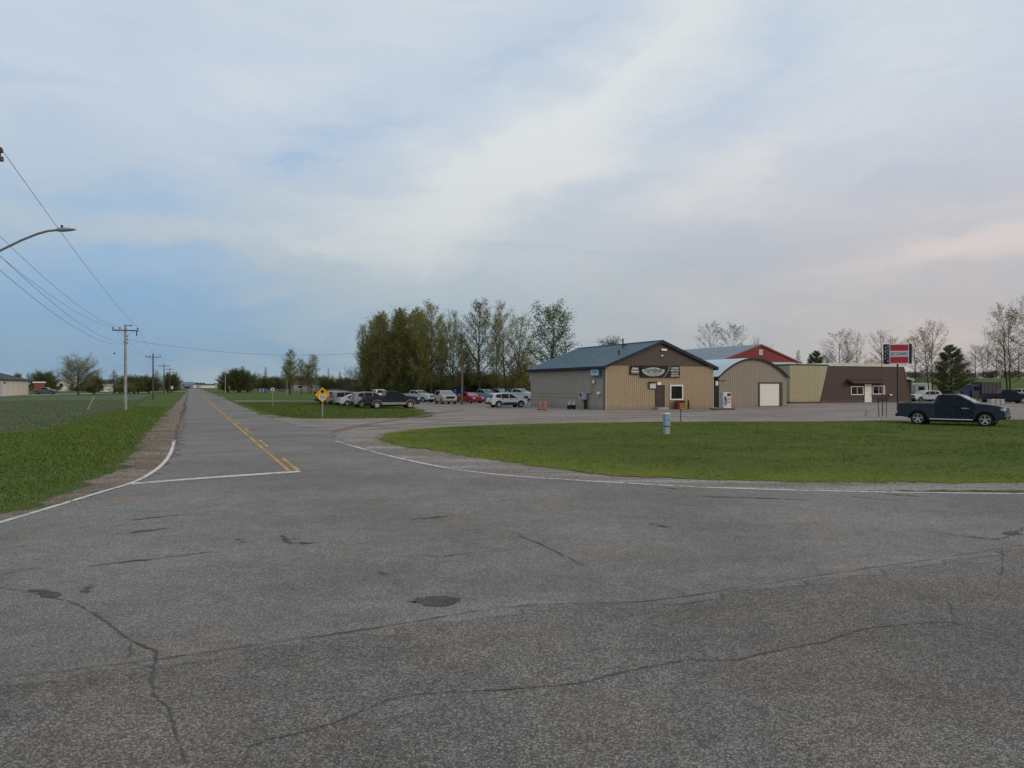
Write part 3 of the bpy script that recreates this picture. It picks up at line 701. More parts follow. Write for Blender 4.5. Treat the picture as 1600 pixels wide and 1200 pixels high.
# left side wall: local frame running back from the corner
FS = Face(A0, VX)
def side(px, py): return FS.az(px, py)
def side_thing(name, label, cat, a, z=0, off=.0):     # local x runs along the wall towards the camera, -y out of it
    return thing(name, label, cat, (A0[0]+VX[0]*a-UX[0]*off, A0[1]+VX[1]*a-UX[1]*off, z), UANG-math.pi/2)
a1, z1 = side(925.3, 572); a0, z0 = side(940.3, 588)
t = side_thing('box_sign', 'blue edged white box sign high on the block side wall', 'sign', (a0+a1)/2, (z0+z1)/2, .02)
hw, hh = (a1-a0)/2, (z1-z0)/2
MB().bbox(-hw,hw,-.28,0,-hh,hh,.02).build('cabinet', M('sign_blue', (.05,.16,.26), .45), t)
MB().box(-hw*.8,hw*.84,-.29,-.279,-hh*.8,hh*.86).build('face', M('sign_pale_blue', (.42,.58,.68), .4), t)
mb = MB(); mb.box(-hw*.5,hw*.55,-.295,-.289,-hh*.28,-hh*.08); mb.build('stripe', M('sign_blue', (0,0,0)), t)
a0, z0 = side(914, 626.5)
t = side_thing('electric_meter_cabinet', 'grey electric meter cabinet on two legs against the block wall', 'meter cabinet', a0, 0, .05)
MB().bbox(-.75,.75,-.32,-.04,1.0,1.75,.02).build('cabinet', M('meter_grey', (.33,.34,.40), .5), t)
mb = MB(); mb.lathe([(.0,-.06),(.16,-.06),(.16,0),(.0,0)], 12); mb.v = [(x-.25, -.32+z, 1.5+y) for x,y,z in mb.v]; mb.build('meter_dial', m_dark, t)
for x in (.35,.7): MB().box(x-.06,x+.06,-.25,-.13,0,1.0).build('leg', m_dark, t)
mb = MB(); mb.tube([(.75,-.1,1.7),(1.55,-.1,1.7),(1.62,-.1,1.77),(1.62,-.1,3.0)],.045,8); mb.build('conduit', m_tantrim, t)
mb = MB(); mb.lathe([(0,-.1),(.17,-.1),(.2,0),(0,0)],12); mb.v = [(x+2.05,-.05+z,2.85+y) for x,y,z in mb.v]; mb.build('exhaust_hood', m_whitep, t)
t = side_thing('outlet_box', 'pale outlet box on block wall right of the meter cabinet', 'outlet box', side(936.5,619)[0], 1.72, .02)
MB().bbox(-.3,.3,-.12,0,-.13,.13,.02).build('box', m_whitep, t); MB().box(-.22,.22,-.135,-.121,-.3,-.14).build('lid', m_steel, t)

# ------------------------------------------------------------------ arched garage right of the shop
Q0 = (23.4, 87.0); FQ = Face(Q0); QW, QE, QA, QD = 9.95, 3.5, 5.6, 17
gar = thing('arched_garage', 'grey taupe garage with curved pale blue metal roof', 'building', (*Q0, 0), UANG)
def qz(x): return QE+(QA-QE)*math.sin(math.pi*min(1,max(0,x/QW)))**.82 if 0 < x < QW else QE
mb = MB(); ribbed(mb, 0, QW, 0, qz, .3, .025); mb.build('front_wall', m_grey, gar)
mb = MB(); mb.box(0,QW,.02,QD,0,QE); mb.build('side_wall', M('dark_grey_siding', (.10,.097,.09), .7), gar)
n_ = 28; prof = [(-.3+(QW+.6)*k/n_) for k in range(n_+1)]
zs = [qz(min(QW-.01, max(.01, x))) - (.12 if k in (0, n_) else 0) for k, x in enumerate(prof)]
up = [(x, z+.07) for x, z in zip(prof, zs)]; lo = [(x, z+.005) for x, z in zip(prof, zs)]
mb = MB(); mb.prism(lo+up[::-1], 'y', -.22, QD+.2); mb.build('roof', m_lroof, gar, smooth=30)
mb = MB()
for k in range(n_):
    (xa,za),(xb,zb) = (prof[k],zs[k]),(prof[k+1],zs[k+1])
    mb.add([(xa,-.27,za-.14),(xb,-.27,zb-.14),(xb,-.27,zb+.09),(xa,-.27,za+.09),(xa,-.22,za-.14),(xb,-.22,zb-.14),(xb,-.22,zb+.09),(xa,-.22,za+.09)],[(0,1,2,3),(0,4,5,1),(3,2,6,7),(5,4,7,6)])
mb.box(-.34,-.28,-.22,QD+.2,QE-.3,QE-.02)
mb.build('fascia', m_navy, gar)
a0 = FQ.a(1185); a1 = FQ.a(1217.5); zt = FQ.az(1200, 599.5)[1]
gd = MB().box(a0+.15,a1-.02,-.04,.0,.12,zt).build('garage_door', m_offw, gar)
mb = MB()
for k in range(1,4): mb.box(a0+.16,a1-.03,-.046,-.04,zt*k/4,zt*k/4+.02)
mb.build('panel_groove', m_steel, gd)
mb = MB(); mb.box(a0,a0+.14,-.10,.0,0,zt+.16); mb.box(a1-.01,a1+.42,-.10,.0,0,zt+.16); mb.box(a0+.14,a1-.01,-.10,.0,zt+.01,zt+.16); mb.build('door_frame', m_chocd, gar)
# ------------------------------------------------------------------ red gabled barn behind
RB = (37.2-7.4*UX[0], 115-7.4*UX[1]); RW, RE, RA, RDp = 14.8, 6.05, 8.55, 26
barn = thing('red_barn', 'red gabled barn with grey metal roof behind the arched garage', 'building', (*RB, 0), UANG)
mb = MB(); mb.box(0,RW,0,RDp,0,RE); mb.build('wall', M('pale_blue_siding', (.42,.50,.52), .5), barn)
mb = MB(); ribbed(mb, 0, RW, RE-.02, lambda x: RE+.02+(RA-RE)*(1-abs(x-RW/2)/(RW/2)), .3, .02, y=-.05); mb.prism([(0.01,RE),(RW-.01,RE),(RW/2,RA-.03)],'y',-.03,RDp); mb.build('gable', m_red, barn)
s_ = (RA-RE)/(RW/2)
mb = MB(); mb.prism([(-.4,RE-.4*s_),(RW/2,RA),(RW+.4,RE-.4*s_),(RW+.4,RE-.4*s_+.08),(RW/2,RA+.09),(-.4,RE-.4*s_+.08)],'y',-.2,RDp+.3); mb.build('roof', m_groof, barn)
mb = MB()
for s in (-1,1):
    xe = RW/2+s*(RW/2+.42)
    mb.add([(RW/2,-.25,RA-.16),(xe,-.25,RE-.4*s_-.16),(xe,-.25,RE-.4*s_+.1),(RW/2,-.25,RA+.11),(RW/2,-.2,RA-.16),(xe,-.2,RE-.4*s_-.16),(xe,-.2,RE-.4*s_+.1),(RW/2,-.2,RA+.11)],[(0,1,2,3),(0,4,5,1),(3,2,6,7)])
mb.build('fascia', m_red, barn)
wv_ = MB().box(RW/2-.22,RW/2+.22,-.1,-.04,RE+1.1,RE+1.7).build('window', M('louvre_grey', (.33,.35,.37), .5), barn)
mb = MB(); mb.box(RW/2-.3,RW/2-.22,-.12,-.04,RE+1.02,RE+1.78); mb.box(RW/2+.22,RW/2+.3,-.12,-.04,RE+1.02,RE+1.78); mb.box(RW/2-.22,RW/2+.22,-.12,-.04,RE+1.7,RE+1.78); mb.box(RW/2-.22,RW/2+.22,-.12,-.04,RE+1.02,RE+1.1); mb.build('frame', m_whitep, wv_)
# ------------------------------------------------------------------ brown gas station with splayed ends, cream block beside it
B0 = (42.9, 107.0); FB = Face(B0)
bl, bz = FB.az(1294.5, 573); br, bzr = FB.az(1412, 574); BW = FB.a(1424); BH = 5.2; BD = 13
st = thing('brown_station', 'low brown station building with splayed end walls and white fascia', 'building', (*B0, 0), UANG)
mb = MB(); mb.prism([(0,0),(BW,0),(br,BH),(bl,BH)],'y',0,BD); mb.build('wall', m_choc, st)
mb = MB()
for k in range(1, 26):
    z = BH*k/26; mb.box(bl*z/BH+.02, BW-(BW-br)*z/BH-.02, -.012, .0, z, z+.02)
mb.build('board_line', m_chocd, st)
mb = MB(); mb.prism([(bl-.05,BH+.01),(br+.1,BH+.01),(br+.05,BH+.46),(bl+1.4,BH+.46),(bl-.05,BH+.2)],'y',-.12,BD+.1); mb.build('fascia', m_fasc, st)
mb = MB(); mb.add([(BW-.06,-.05,0),(BW+.06,-.05,0),(br+.06,-.05,BH),(br-.06,-.05,BH),(BW-.06,.03,0),(BW+.06,.03,0),(br+.06,.03,BH),(br-.06,.03,BH)],[(0,1,2,3),(0,4,5,1),(1,5,6,2),(3,7,4,0)]); mb.build('corner_trim', m_brown, st)
a0, z1 = FB.az(1323,592.3); a1 = FB.a(1381)
mb = MB(); mb.add([(a0,-.02,z1),(a1,-.02,z1),(a1,-1.1,z1-.45),(a0,-1.1,z1-.45),(a0,-.02,z1-.55),(a1,-.02,z1-.55),(a1,-1.1,z1-.6),(a0,-1.1,z1-.6)],[(0,1,2,3),(7,6,5,4),(3,2,6,7),(0,3,7,4),(1,5,6,2)]); mb.build('canopy', M('canopy_brown', (.058,.038,.036), .6), st)
def win(px0, px1, py0, py1):
    a0, z1 = FB.az(px0, py0); a1, z0 = FB.az(px1, py1)
    f = MB(); e = .1
    f.box(a0,a0+e,-.09,-.014,z0,z1); f.box(a1-e,a1,-.09,-.014,z0,z1); f.box(a0+e,a1-e,-.09,-.014,z1-e,z1); f.box(a0+e,a1-e,-.09,-.014,z0,z0+e); mm = (a0+a1)/2; f.box(mm-.03,mm+.03,-.085,-.014,z0+e,z1-e)
    f = f.build('window', m_whitep, st)
    MB().box(a0+e,mm-.03,-.05,-.015,z0+e,z1-e).build('pane', m_glass, f)
    MB().box(mm+.03,a1-e,-.05,-.015,z0+e,z1-e).build('pane', m_glass, f)
    return f, mm, a1, z0, z1, e
win(1329,1348.5,603.5,617)
f, mm, a1, z0, z1, e = win(1363,1382,602.5,616)
MB().box(mm+.55,a1-e-.02,-.06,-.051,z0+e+.02,z1-e-.02).build('blind', M('window_blind', (.42,.34,.26), .8), f)
a0, zt = FB.az(1350.5,600); a1 = FB.a(1361)
d_ = MB().bbox(a0+.08,a1-.08,-.08,-.014,.05,zt-.1,.01).build('door', m_offw, st)
mb = MB(); mb.box(a0,a0+.08,-.1,-.014,0,zt); mb.box(a1-.08,a1,-.1,-.014,0,zt); mb.box(a0+.08,a1-.08,-.1,-.014,zt-.1,zt); mb.build('frame', m_whitep, d_)
mb = MB(); mb.tube([(a1-.22,-.12,1.0),(a1-.22,-.12,1.15)],.03,6); mb.build('handle', m_dark, d_)
a0, z0 = FB.az(1390, 617)
mb = MB(); mb.bbox(a0-.2,a0+.2,-.3,-.014,z0-.1,z0+.1,.03); mb.build('wall_lamp', m_whitep, st)
# cream block
c0 = -5.4; cw = MB(); ctop = 5.35
crm = thing('cream_building', 'cream sided flat roofed block between garage and brown station', 'building', (B0[0]+UX[0]*c0, B0[1]+UX[1]*c0, 0), UANG)
mb = MB(); ribbed(mb, 0, -c0-.01, .22, lambda x: ctop-.12, .32, .02, y=.04); mb.box(0,-c0-.005,.06,11,.2,ctop-.12)
mb.add([(-c0-.01,.04,.22),(-c0+.0,.04,.22),(-c0+bl-.03,.04,ctop-.12),(-c0-.01,.04,ctop-.12),(-c0-.01,.3,.22),(-c0,.3,.22),(-c0+bl-.03,.3,ctop-.12),(-c0-.01,.3,ctop-.12)],[(0,1,2,3),(4,7,6,5),(1,5,6,2)]); mb.build('wall', m_cream, crm)
MB().box(-.05,-c0+bl-.02,.0,11.1,ctop-.115,ctop+.06).build('fascia', m_navy, crm)
MB().box(0,-c0,.03,11,0,.2).build('plinth', m_chocd, crm)
# green shed right of the brown station
S0 = AT(1416, 124)
sh = thing('green_shed', 'small dark green shed with white eave behind the brown station', 'shed', (*S0, 0), UANG)
MB().box(-3,1.2,0,6,0,3.3).build('wall', M('dark_green_siding', (.05,.07,.05), .6), sh)
mb = MB(); mb.prism([(-3.2,4.2),(1.5,3.25),(1.5,3.45),(-3.2,4.4)],'y',-.3,6.3); mb.build('roof', m_groof, sh)
mb = MB(); mb.prism([(-3.2,4.12),(1.55,3.17),(1.55,3.47),(-3.2,4.42)],'y',-.36,-.3); mb.box(1.2,1.32,-.06,.06,0,3.2); mb.build('eave_trim', m_whitep, sh)

# ------------------------------------------------------------------ long shed at the left edge
L0 = (-116.9, 176); LU = RD
la = math.atan2(LU[1], LU[0])
ls = thing('long_tan_shed', 'long low tan walled shed with dark roof at the left edge', 'building', (*L0, 0), la)
LW, LE = 31.5, 3.85
mb = MB(); mb.box(0,LW,0,13,0,LE); mb.prism([(0,LE),(13,LE),(6.5,LE+1.75)],'x',.01,LW-.01); mb.build('wall', M('tan_panel_wall', (.50,.48,.43), .7, var=.05), ls)
for k in range(1,5): MB().box(LW*k/5-.06,LW*k/5+.06,-.03,0,0,LE-.3).build('wall_seam', M('seam_tan', (.30,.26,.20), .7), ls)
MB().box(-.03,0,.02,12.9,0,LE).build('end_wall', M('pale_blue_grey_panel', (.33,.36,.42), .7), ls)
mb = MB(); mb.prism([(-.6,LE-.15),(6.5,LE+1.75),(13.6,LE-.15),(13.6,LE),(6.5,LE+1.95),(-.6,LE)],'x',-.6,LW+.6); mb.build('roof', M('dark_maroon_roof', (.035,.022,.032), .7), ls)
MB().box(2.0,3.2,-.12,0,LE-.95,LE-.55).build('wall_lamp', m_dark, ls)

# small far buildings: (px centre, depth, width m, base, eave, ridge, wall, roof, label)
def house(px, Y, wd, dp, eave, ridge, wall, roof, label, name='house', rz=UANG, feats=1):
    x, y = AT(px, Y); t = thing(name, label, 'building', (x, y, 0), rz)
    MB().box(-wd/2,wd/2,0,dp,0,eave).build('wall', wall, t)
    if ridge > eave:
        mb = MB(); mb.prism([(-.4,eave),(dp/2,ridge),(dp+.4,eave),(dp+.4,eave+.15),(dp/2,ridge+.18),(-.4,eave+.15)],'x',-wd/2-.4,wd/2+.4); mb.build('roof', roof, t)
        mb = MB(); mb.prism([(0,eave),(dp,eave),(dp/2,ridge)],'x',-wd/2,wd/2); mb.build('gable', wall, t)
    else: MB().box(-wd/2-.3,wd/2+.3,-.3,dp+.3,eave,eave+.35).build('roof', roof, t)
    if feats:
        n = max(1, int(wd/4))
        for k in range(n):
            c = -wd/2+wd*(k+.5)/n; f = MB().box(c-.6,c+.6,-.06,-.0,eave*.4,eave*.8).build('window', m_glass, t)
            MB().box(c-.7,c+.7,-.09,-.0,eave*.8,eave*.8+.1).build('lintel', m_whitep, f); MB().box(c-.7,c+.7,-.12,-.0,eave*.4-.1,eave*.4).build('sill', m_whitep, f)
    return t
m_wall_w = M('far_white_wall', (.62,.64,.66), .7); m_wall_g = M('far_grey_wall', (.24,.26,.28), .7); m_wall_t = M('far_tan_wall', (.40,.30,.17), .7)
m_rf_d = M('far_dark_roof', (.05,.05,.06), .8); m_rf_b = M('far_blue_roof', (.14,.18,.24), .6)
house(104, 330, 8, 9, 4.2, 4.2, m_wall_w, m_whitep, 'white flat roofed building left of the pale round tree', 'white_building')
house(159, 300, 7, 8, 3.2, 4.6, m_wall_w, m_rf_d, 'white house with dark roof right of the pale round tree')
house(60.5, 225, 2.4, 2.5, 3.2, 3.2, M('far_red_wall', (.22,.075,.05), .7), m_whitep, 'small rust red shed beside the long tan shed', 'red_shed', feats=0)
house(487, 330, 15, 9, 2.9, 4.4, m_wall_g, m_rf_d, 'grey bungalow with dark roof among trees behind the yellow sign', 'bungalow')
house(437, 380, 14, 9, 2.8, 4.5, m_wall_g, m_rf_b, 'blue grey bungalow behind the blue bins', 'bungalow')
house(510, 420, 9, 9, 5.2, 8.2, m_wall_w, M('far_pale_roof', (.40,.44,.46), .6), 'pale gabled house half hidden behind trees right of the yellow sign')
house(395, 400, 7, 7, 3.0, 4.0, m_wall_t, M('far_orange_roof', (.42,.20,.07), .7), 'small yellow tan house right of the round dark tree')
house(287, 640, 15, 10, 3.0, 5.2, m_wall_g, m_rf_b, 'low blue grey building at the far left end of the road')
house(326, 700, 18, 10, 2.6, 3.6, m_wall_w, m_rf_d, 'long low white building across the far end of the road', 'white_building', feats=0)
house(346, 620, 9, 9, 4.5, 6.2, M('far_green_wall', (.36,.44,.42), .7), m_whitep, 'pale green house at the far right end of the road')
house(300, 720, 9, 10, 2.6, 2.6, m_wall_w, m_wall_w, 'low white trailer beside the far end of the road', 'trailer', feats=0)
# ------------------------------------------------------------------ vehicles
m_cglass = M('car_glass', (.006,.008,.011), .08, var=.02, spec=.14); m_wshield = M('windshield_sky_tint', (.20,.235,.245), .08, metal=.55, var=.03, spec=.6)  # windshield base colour lightened to stand in for reflected sky
m_tyre = M('tyre_rubber', (.016,.016,.017), .85); m_alloy = M('alloy_rim', (.50,.52,.53), .3, metal=.7, var=.04)
m_rimd = M('rim_shadow', (.02,.02,.022), .6); m_plast = M('black_plastic', (.018,.018,.02), .6)
m_chrome = M('chrome', (.62,.63,.64), .15, metal=.9, var=.02); m_lamp = M('lamp_glass', (.55,.57,.58), .12, var=.05)
m_tail = M('tail_lamp_red', (.26,.012,.015), .2); m_plate = M('licence_plate', (.58,.58,.56), .5)
def arch(xc, r, zc, n=9, zb=.40):
    return [(xc-r*math.cos(math.pi*k/n), zc+r*math.sin(math.pi*k/n)) for k in range(n+1)]
def profile(kind):
    if kind == 'pickup':
        L, H, W, wr, fr, rr = 5.85, 1.93, 2.0, .42, 4.85, 1.22
        bot = [(.02,.66),(.1,.55),(.70,.46)]
        top = [(5.50,.44),(5.80,.46),(5.85,.62),(5.86,.95),(5.80,1.14),(5.55,1.25),(5.0,1.34),(4.32,1.41),
               (3.50,1.87),(3.28,1.93),(2.50,1.93),(2.28,1.87),(2.12,1.40),(2.04,1.37),(.12,1.37),(.02,1.37),(.0,1.0)]
        ws, rw = (-10,-9), (-6,-5)
        sides = [[(4.12,1.44),(3.48,1.80),(3.30,1.83),(3.24,1.83),(3.24,1.42)], [(3.16,1.42),(3.16,1.83),(2.56,1.83),(2.44,1.80),(2.32,1.42)]]
        doors = [[(3.22,.50),(4.20,.50),(4.30,.62),(4.28,1.38),(3.22,1.38)], [(2.16,.62),(2.24,.52),(3.18,.50),(3.18,1.38),(2.16,1.38)]]
        belt, bed = 1.40, (-4,-3)
    elif kind == 'suv':
        L, H, W, wr, fr, rr = 4.68, 1.70, 1.88, .36, 3.78, .98
        bot = [(.06,.48),(.12,.36),(.55,.32)]
        top = [(4.40,.30),(4.60,.36),(4.68,.55),(4.66,.78),(4.55,.96),(4.30,1.05),(3.55,1.14),(2.72,1.62),(2.45,1.68),(1.70,1.70),(.70,1.64),(.42,1.56),(.16,1.10),(.05,1.02),(.03,.7)]
        ws, rw = (-9,-8), (-4,-3)
        sides = [[(3.30,1.13),(2.68,1.52),(2.45,1.58),(2.32,1.59),(2.32,1.08)], [(2.24,1.08),(2.24,1.59),(1.60,1.60),(1.36,1.59),(1.30,1.10)], [(1.22,1.12),(1.28,1.58),(.90,1.55),(.68,1.46),(.60,1.22)]]
        doors = [[(2.28,.40),(3.18,.40),(3.30,.60),(3.32,1.04),(2.28,1.04)], [(1.50,.50),(1.56,.40),(2.24,.40),(2.24,1.04),(1.26,1.04),(1.34,.80)]]
        belt, bed = 1.10, None
    elif kind == 'sedan':
        L, H, W, wr, fr, rr = 4.55, 1.45, 1.76, .32, 3.62, .92
        bot = [(.05,.42),(.12,.32),(.5,.28)]
        top = [(4.25,.26),(4.48,.32),(4.55,.48),(4.52,.66),(4.38,.78),(3.9,.88),(3.30,.96),(2.52,1.37),(2.25,1.43),(1.70,1.45),(1.35,1.40),(.62,1.02),(.25,.99),(.05,.94),(.02,.62)]
        ws, rw = (-9,-8), (-5,-4)
        sides = [[(3.10,.97),(2.50,1.30),(2.28,1.35),(2.12,1.36),(2.12,.95)], [(2.04,.95),(2.04,1.36),(1.72,1.37),(1.45,1.33),(.92,1.04),(.92,.98)]]
        doors = [[(2.08,.34),(2.98,.34),(3.10,.55),(3.12,.92),(2.08,.92)], [(1.40,.42),(1.46,.34),(2.04,.34),(2.04,.92),(1.10,.92),(1.22,.70)]]
        belt, bed = .95, None
    elif kind == 'van':
        L, H, W, wr, fr, rr = 4.95, 1.80, 1.95, .34, 4.05, 1.05
        bot = [(.05,.46),(.12,.34),(.6,.30)]
        top = [(4.7,.30),(4.88,.36),(4.95,.55),(4.92,.80),(4.75,.98),(4.45,1.06),(4.0,1.15),(2.95,1.70),(2.7,1.77),(1.8,1.80),(.6,1.76),(.28,1.68),(.08,1.02),(.03,.95),(.02,.7)]
        ws, rw = (-9,-8), (-4,-3)
        sides = [[(3.68,1.15),(2.92,1.58),(2.62,1.64),(2.62,1.08)], [(2.54,1.08),(2.54,1.65),(1.55,1.67),(1.55,1.08)], [(1.47,1.08),(1.47,1.66),(.62,1.62),(.50,1.12)]]
        doors = [[(2.58,.40),(3.42,.40),(3.55,.6),(3.56,1.04),(2.58,1.04)], [(1.6,.42),(1.66,.38),(2.54,.38),(2.54,1.04),(1.51,1.04)]]
        belt, bed = 1.10, None
    ar = wr+.08
    b = bot+arch(rr, ar, wr-.0)[:]+[(rr+ar+.06, wr-.02),(fr-ar-.06, wr-.02)]+arch(fr, ar, wr)
    # drop the arch feet to the sill
    P = b+top
    return dict(L=L,H=H,W=W,wr=wr,fr=fr,rr=rr,P=P,ws=ws,rw=rw,sides=sides,doors=doors,belt=belt,bed=bed)
def inset(P, c):
    n = len(P); out = []
    A = sum(P[i][0]*P[(i+1)%n][1]-P[(i+1)%n][0]*P[i][1] for i in range(n))
    sg = 1 if A > 0 else -1
    for i in range(n):
        a, p, b = Vector(P[i-1]), Vector(P[i]), Vector(P[(i+1)%n])
        t1 = (p-a); t2 = (b-p)
        t1 = t1.normalized() if t1.length > 1e-6 else t2.normalized(); t2 = t2.normalized() if t2.length > 1e-6 else t1
        nn = Vector((-(t1.y+t2.y), t1.x+t2.x))*sg
        nn = nn.normalized() if nn.length > 1e-6 else Vector((0,0))
        out.append((p.x+nn.x*c, p.y+nn.y*c))
    return out
def vehicle(name, label, cat, kind, mat, x, y, heading, L=None, H=None, W=None, lower=None, group='vehicles parked on the gravel lot', spokes=5, chrome=False, rails=False, cap=False, detail=False, arch_mat=None):
    p = profile(kind); kx = (L or p['L'])/p['L']; kz = (H or p['H'])/p['H']; Wd = (W or p['W']); hw = Wd/2
    t = thing(name, label, cat, (x, y, 0), heading, group)
    L0 = p['L']; belt = p['belt']; Hh = p['H']
    def yw(xx, zz):
        k = 1.
        if zz > belt: k -= .20*(zz-belt)/(Hh-belt)
        e = abs(xx-L0/2)/(L0/2)
        if e > .72: k -= .10*((e-.72)/.28)**2
        if zz < .6: k -= .05*(.6-zz)/.6
        return k
    def T(xx, yy, zz): return ((xx-L0/2)*kx, yy, zz*kz)
    P = p['P']; Pi = inset(P, .035)
    sl = []
    if p['bed'] and not cap:
        Plow = list(P); n = len(P)
        for b in p['bed']: Plow[n+b] = (Plow[n+b][0], .78)
        seq = [(Pi,1.),(P,1-.05/hw),(P,1-.10/hw),(Plow,1-.105/hw)]
    else:
        seq = [(Pi,1.),(P,1-.05/hw)]
    seq = [(q, -k) for q, k in seq]+[(q, k) for q, k in reversed(seq)]
    for q, k in seq: sl.append([T(xx, k*hw*yw(xx, zz), zz) for xx, zz in q])
    mb = MB(); mb.loft(sl, caps=True)
    body = mb.build('body', mat, t, smooth=38)
    def sidepoly(mbx, poly, s, off):
        c = len(mbx.v); pts = [T(xx, s*(hw*yw(xx,zz)+off), zz) for xx, zz in poly]
        inn = [T(xx, s*(hw*yw(xx,zz)-.02), zz) for xx, zz in poly]
        mbx.loft([inn, pts])
    for s in (-1, 1):
        for k, poly in enumerate(p['sides']):
            m_ = MB(); sidepoly(m_, poly, s, .006); m_.build('window', m_cglass, t)
        for k, poly in enumerate(p['doors']):
            m_ = MB(); sidepoly(m_, poly, s, .008); d = m_.build('door', mat, t)
            zx = [q[1] for q in poly]; xmin = min(q[0] for q in poly); zt = max(zx)-.10*Hh/1.7
            m_ = MB(); m_.bbox(*sorted((T(xmin+.08,0,0)[0],T(xmin+.30,0,0)[0])), *sorted((s*(hw*1.0+.005), s*(hw+.04))), (zt-.03)*kz, (zt+.015)*kz, .008); m_.build('handle', m_chrome if chrome else m_plast, d)
        # mirror
        wsb = P[len(P)+p['ws'][0]]
        mx_ = wsb[0]-.28; m_ = MB(); m_.bbox(*sorted((T(mx_-.08,0,0)[0],T(mx_+.1,0,0)[0])), *sorted((s*(hw*.98), s*(hw*.98+.22))), (belt+.0)*kz, (belt+.19)*kz, .03); m_.build('mirror', m_plast if kind == 'pickup' else mat, t)
    def edge_glass(pair, nm, mg=.10):
        a, b = P[len(P)+pair[0]], P[len(P)+pair[1]]; a, b = Vector(a), Vector(b)
        d = b-a; nrm = Vector((d.y, -d.x)).normalized(); 
        if nrm.y < 0: nrm = -nrm
        q = []
        for f, s in ((.08,-1),(.08,1),(.92,1),(.92,-1)):
            c = a+d*f+nrm*.008; w_ = hw*yw(c.x, c.y)-mg*.9; q.append(T(c.x, s*w_, c.y))
        q2 = [(v[0]-nrm.x*.03, v[1], v[2]-nrm.y*.03) for v in q]
        m_ = MB(); m_.loft([q2, q]); return m_.build(nm, m_wshield if nm == 'windshield' else m_cglass, t)
    edge_glass(p['ws'], 'windshield'); edge_glass(p['rw'], 'rear_window')
    # wheels
    wr = p['wr']*kz
    for xx in (p['rr'], p['fr']):
        for s in (-1, 1):
            cx_ = (xx-L0/2)*kx; yo = s*(hw-.015); yi = s*(hw-.25)
            m_ = MB(); n = 24; pr = [(.55,yi),(.93,yi),(1.,yi+s*.03),(1.,yo-s*.03),(.95,yo),(.68,yo),(.66,yo-s*.05),(.0,yo-s*.06)]
            loops = [[(cx_+r*wr*math.cos(2*math.pi*k/n), yy, wr+r*wr*math.sin(2*math.pi*k/n)) for k in range(n)] for r, yy in pr]
            m_.loft(loops); wh = m_.build('wheel', m_tyre, t, smooth=40)
            m_ = MB(); ro_, ri = .69*wr, .60*wr
            for k in range(n):
                a, b = 2*math.pi*k/n, 2*math.pi*(k+1)/n
                q = [(cx_+r*math.cos(g), yo-s*.012, wr+r*math.sin(g)) for r, g in ((ro_,a),(ro_,b),(ri,b),(ri,a))]; m_.add(q, [(0,1,2,3)])
            for k in range(spokes):
                a = 2*math.pi*(k+.25)/spokes; hw_ = .21 if spokes == 5 else .13
                q = [(cx_+r*math.cos(a+g), yo-s*(.012 if r > .3*wr else .03), wr+r*math.sin(a+g)) for r, g in ((ri+.01,-hw_*.62),(ri+.01,hw_*.62),(.14*wr,1.0),(.14*wr,-1.0))]; m_.add(q, [(0,1,2,3)])
            q = [(cx_+.17*wr*math.cos(2*math.pi*k/12), yo-s*.022, wr+.17*wr*math.sin(2*math.pi*k/12)) for k in range(12)]; m_.add(q, [tuple(range(12))])
            m_.build('rim', m_alloy, wh)
    m_ = MB(); m_.box(*sorted((T(p['rr']-p['wr'],0,0)[0], T(p['fr']+p['wr'],0,0)[0])), -hw+.30, hw-.30, .24*kz, (p['wr']*2+.1)*kz); m_.build('chassis', m_plast, t)
    for xx in (p['rr'], p['fr']):
        for s in (-1, 1):
            q = []; ar = p['wr']+.08
            for k in range(13):
                a = math.pi*k/12; q.append([(xx-r*math.cos(a), p['wr']+r*math.sin(a)) for r in (ar-.012, ar+.045)])
            m_ = MB()
            for k in range(12):
                c4 = [q[k][0], q[k+1][0], q[k+1][1], q[k][1]]; sidepoly(m_, c4, s, .012)
            m_.build('arch_trim', arch_mat or mat, t)
    # lamps, bumpers, grille, plate
    fz = {'pickup':(.95,1.12),'suv':(.80,.98),'sedan':(.60,.76),'van':(.78,.96)}[kind]
    tz = {'pickup':(.92,1.26),'suv':(.95,1.28),'sedan':(.72,.92),'van':(.90,1.35)}[kind]
    for s in (-1, 1):
        y0_, y1_ = sorted((s*hw*.58, s*hw*.935)); xf = L0-.30
        m_ = MB(); m_.bbox(T(xf,0,0)[0], T(L0+.012,0,0)[0], y0_, y1_, fz[0]*kz, fz[1]*kz, .03); m_.build('headlight', m_lamp, t)
        y0_, y1_ = sorted((s*hw*.76, s*hw*.945)); m_ = MB(); m_.bbox(T(-.012,0,0)[0], T(.07,0,0)[0], y0_, y1_, tz[0]*kz, tz[1]*kz, .03); m_.build('tail_light', m_tail, t)
    m_ = MB(); m_.bbox(T(L0-.25,0,0)[0], T(L0+.025,0,0)[0], -hw*.55, hw*.55, (fz[0]-.10)*kz, (fz[1]-.0)*kz, .02); m_.build('grille', m_plast, t)
    bm_ = m_chrome if chrome else (m_plast if kind != 'sedan' else mat)
    zb = .46 if kind == 'pickup' else .36
    m_ = MB(); m_.bbox(T(L0-.28,0,0)[0], T(L0+.06,0,0)[0], -hw*.9, hw*.9, zb*kz, (zb+.20)*kz, .04); m_.build('bumper', bm_, t)
    m_ = MB(); m_.bbox(T(-.10,0,0)[0], T(.2,0,0)[0], -hw*.92, hw*.92, (zb+.06)*kz, (zb+.26)*kz, .04); m_.build('bumper', bm_, t)
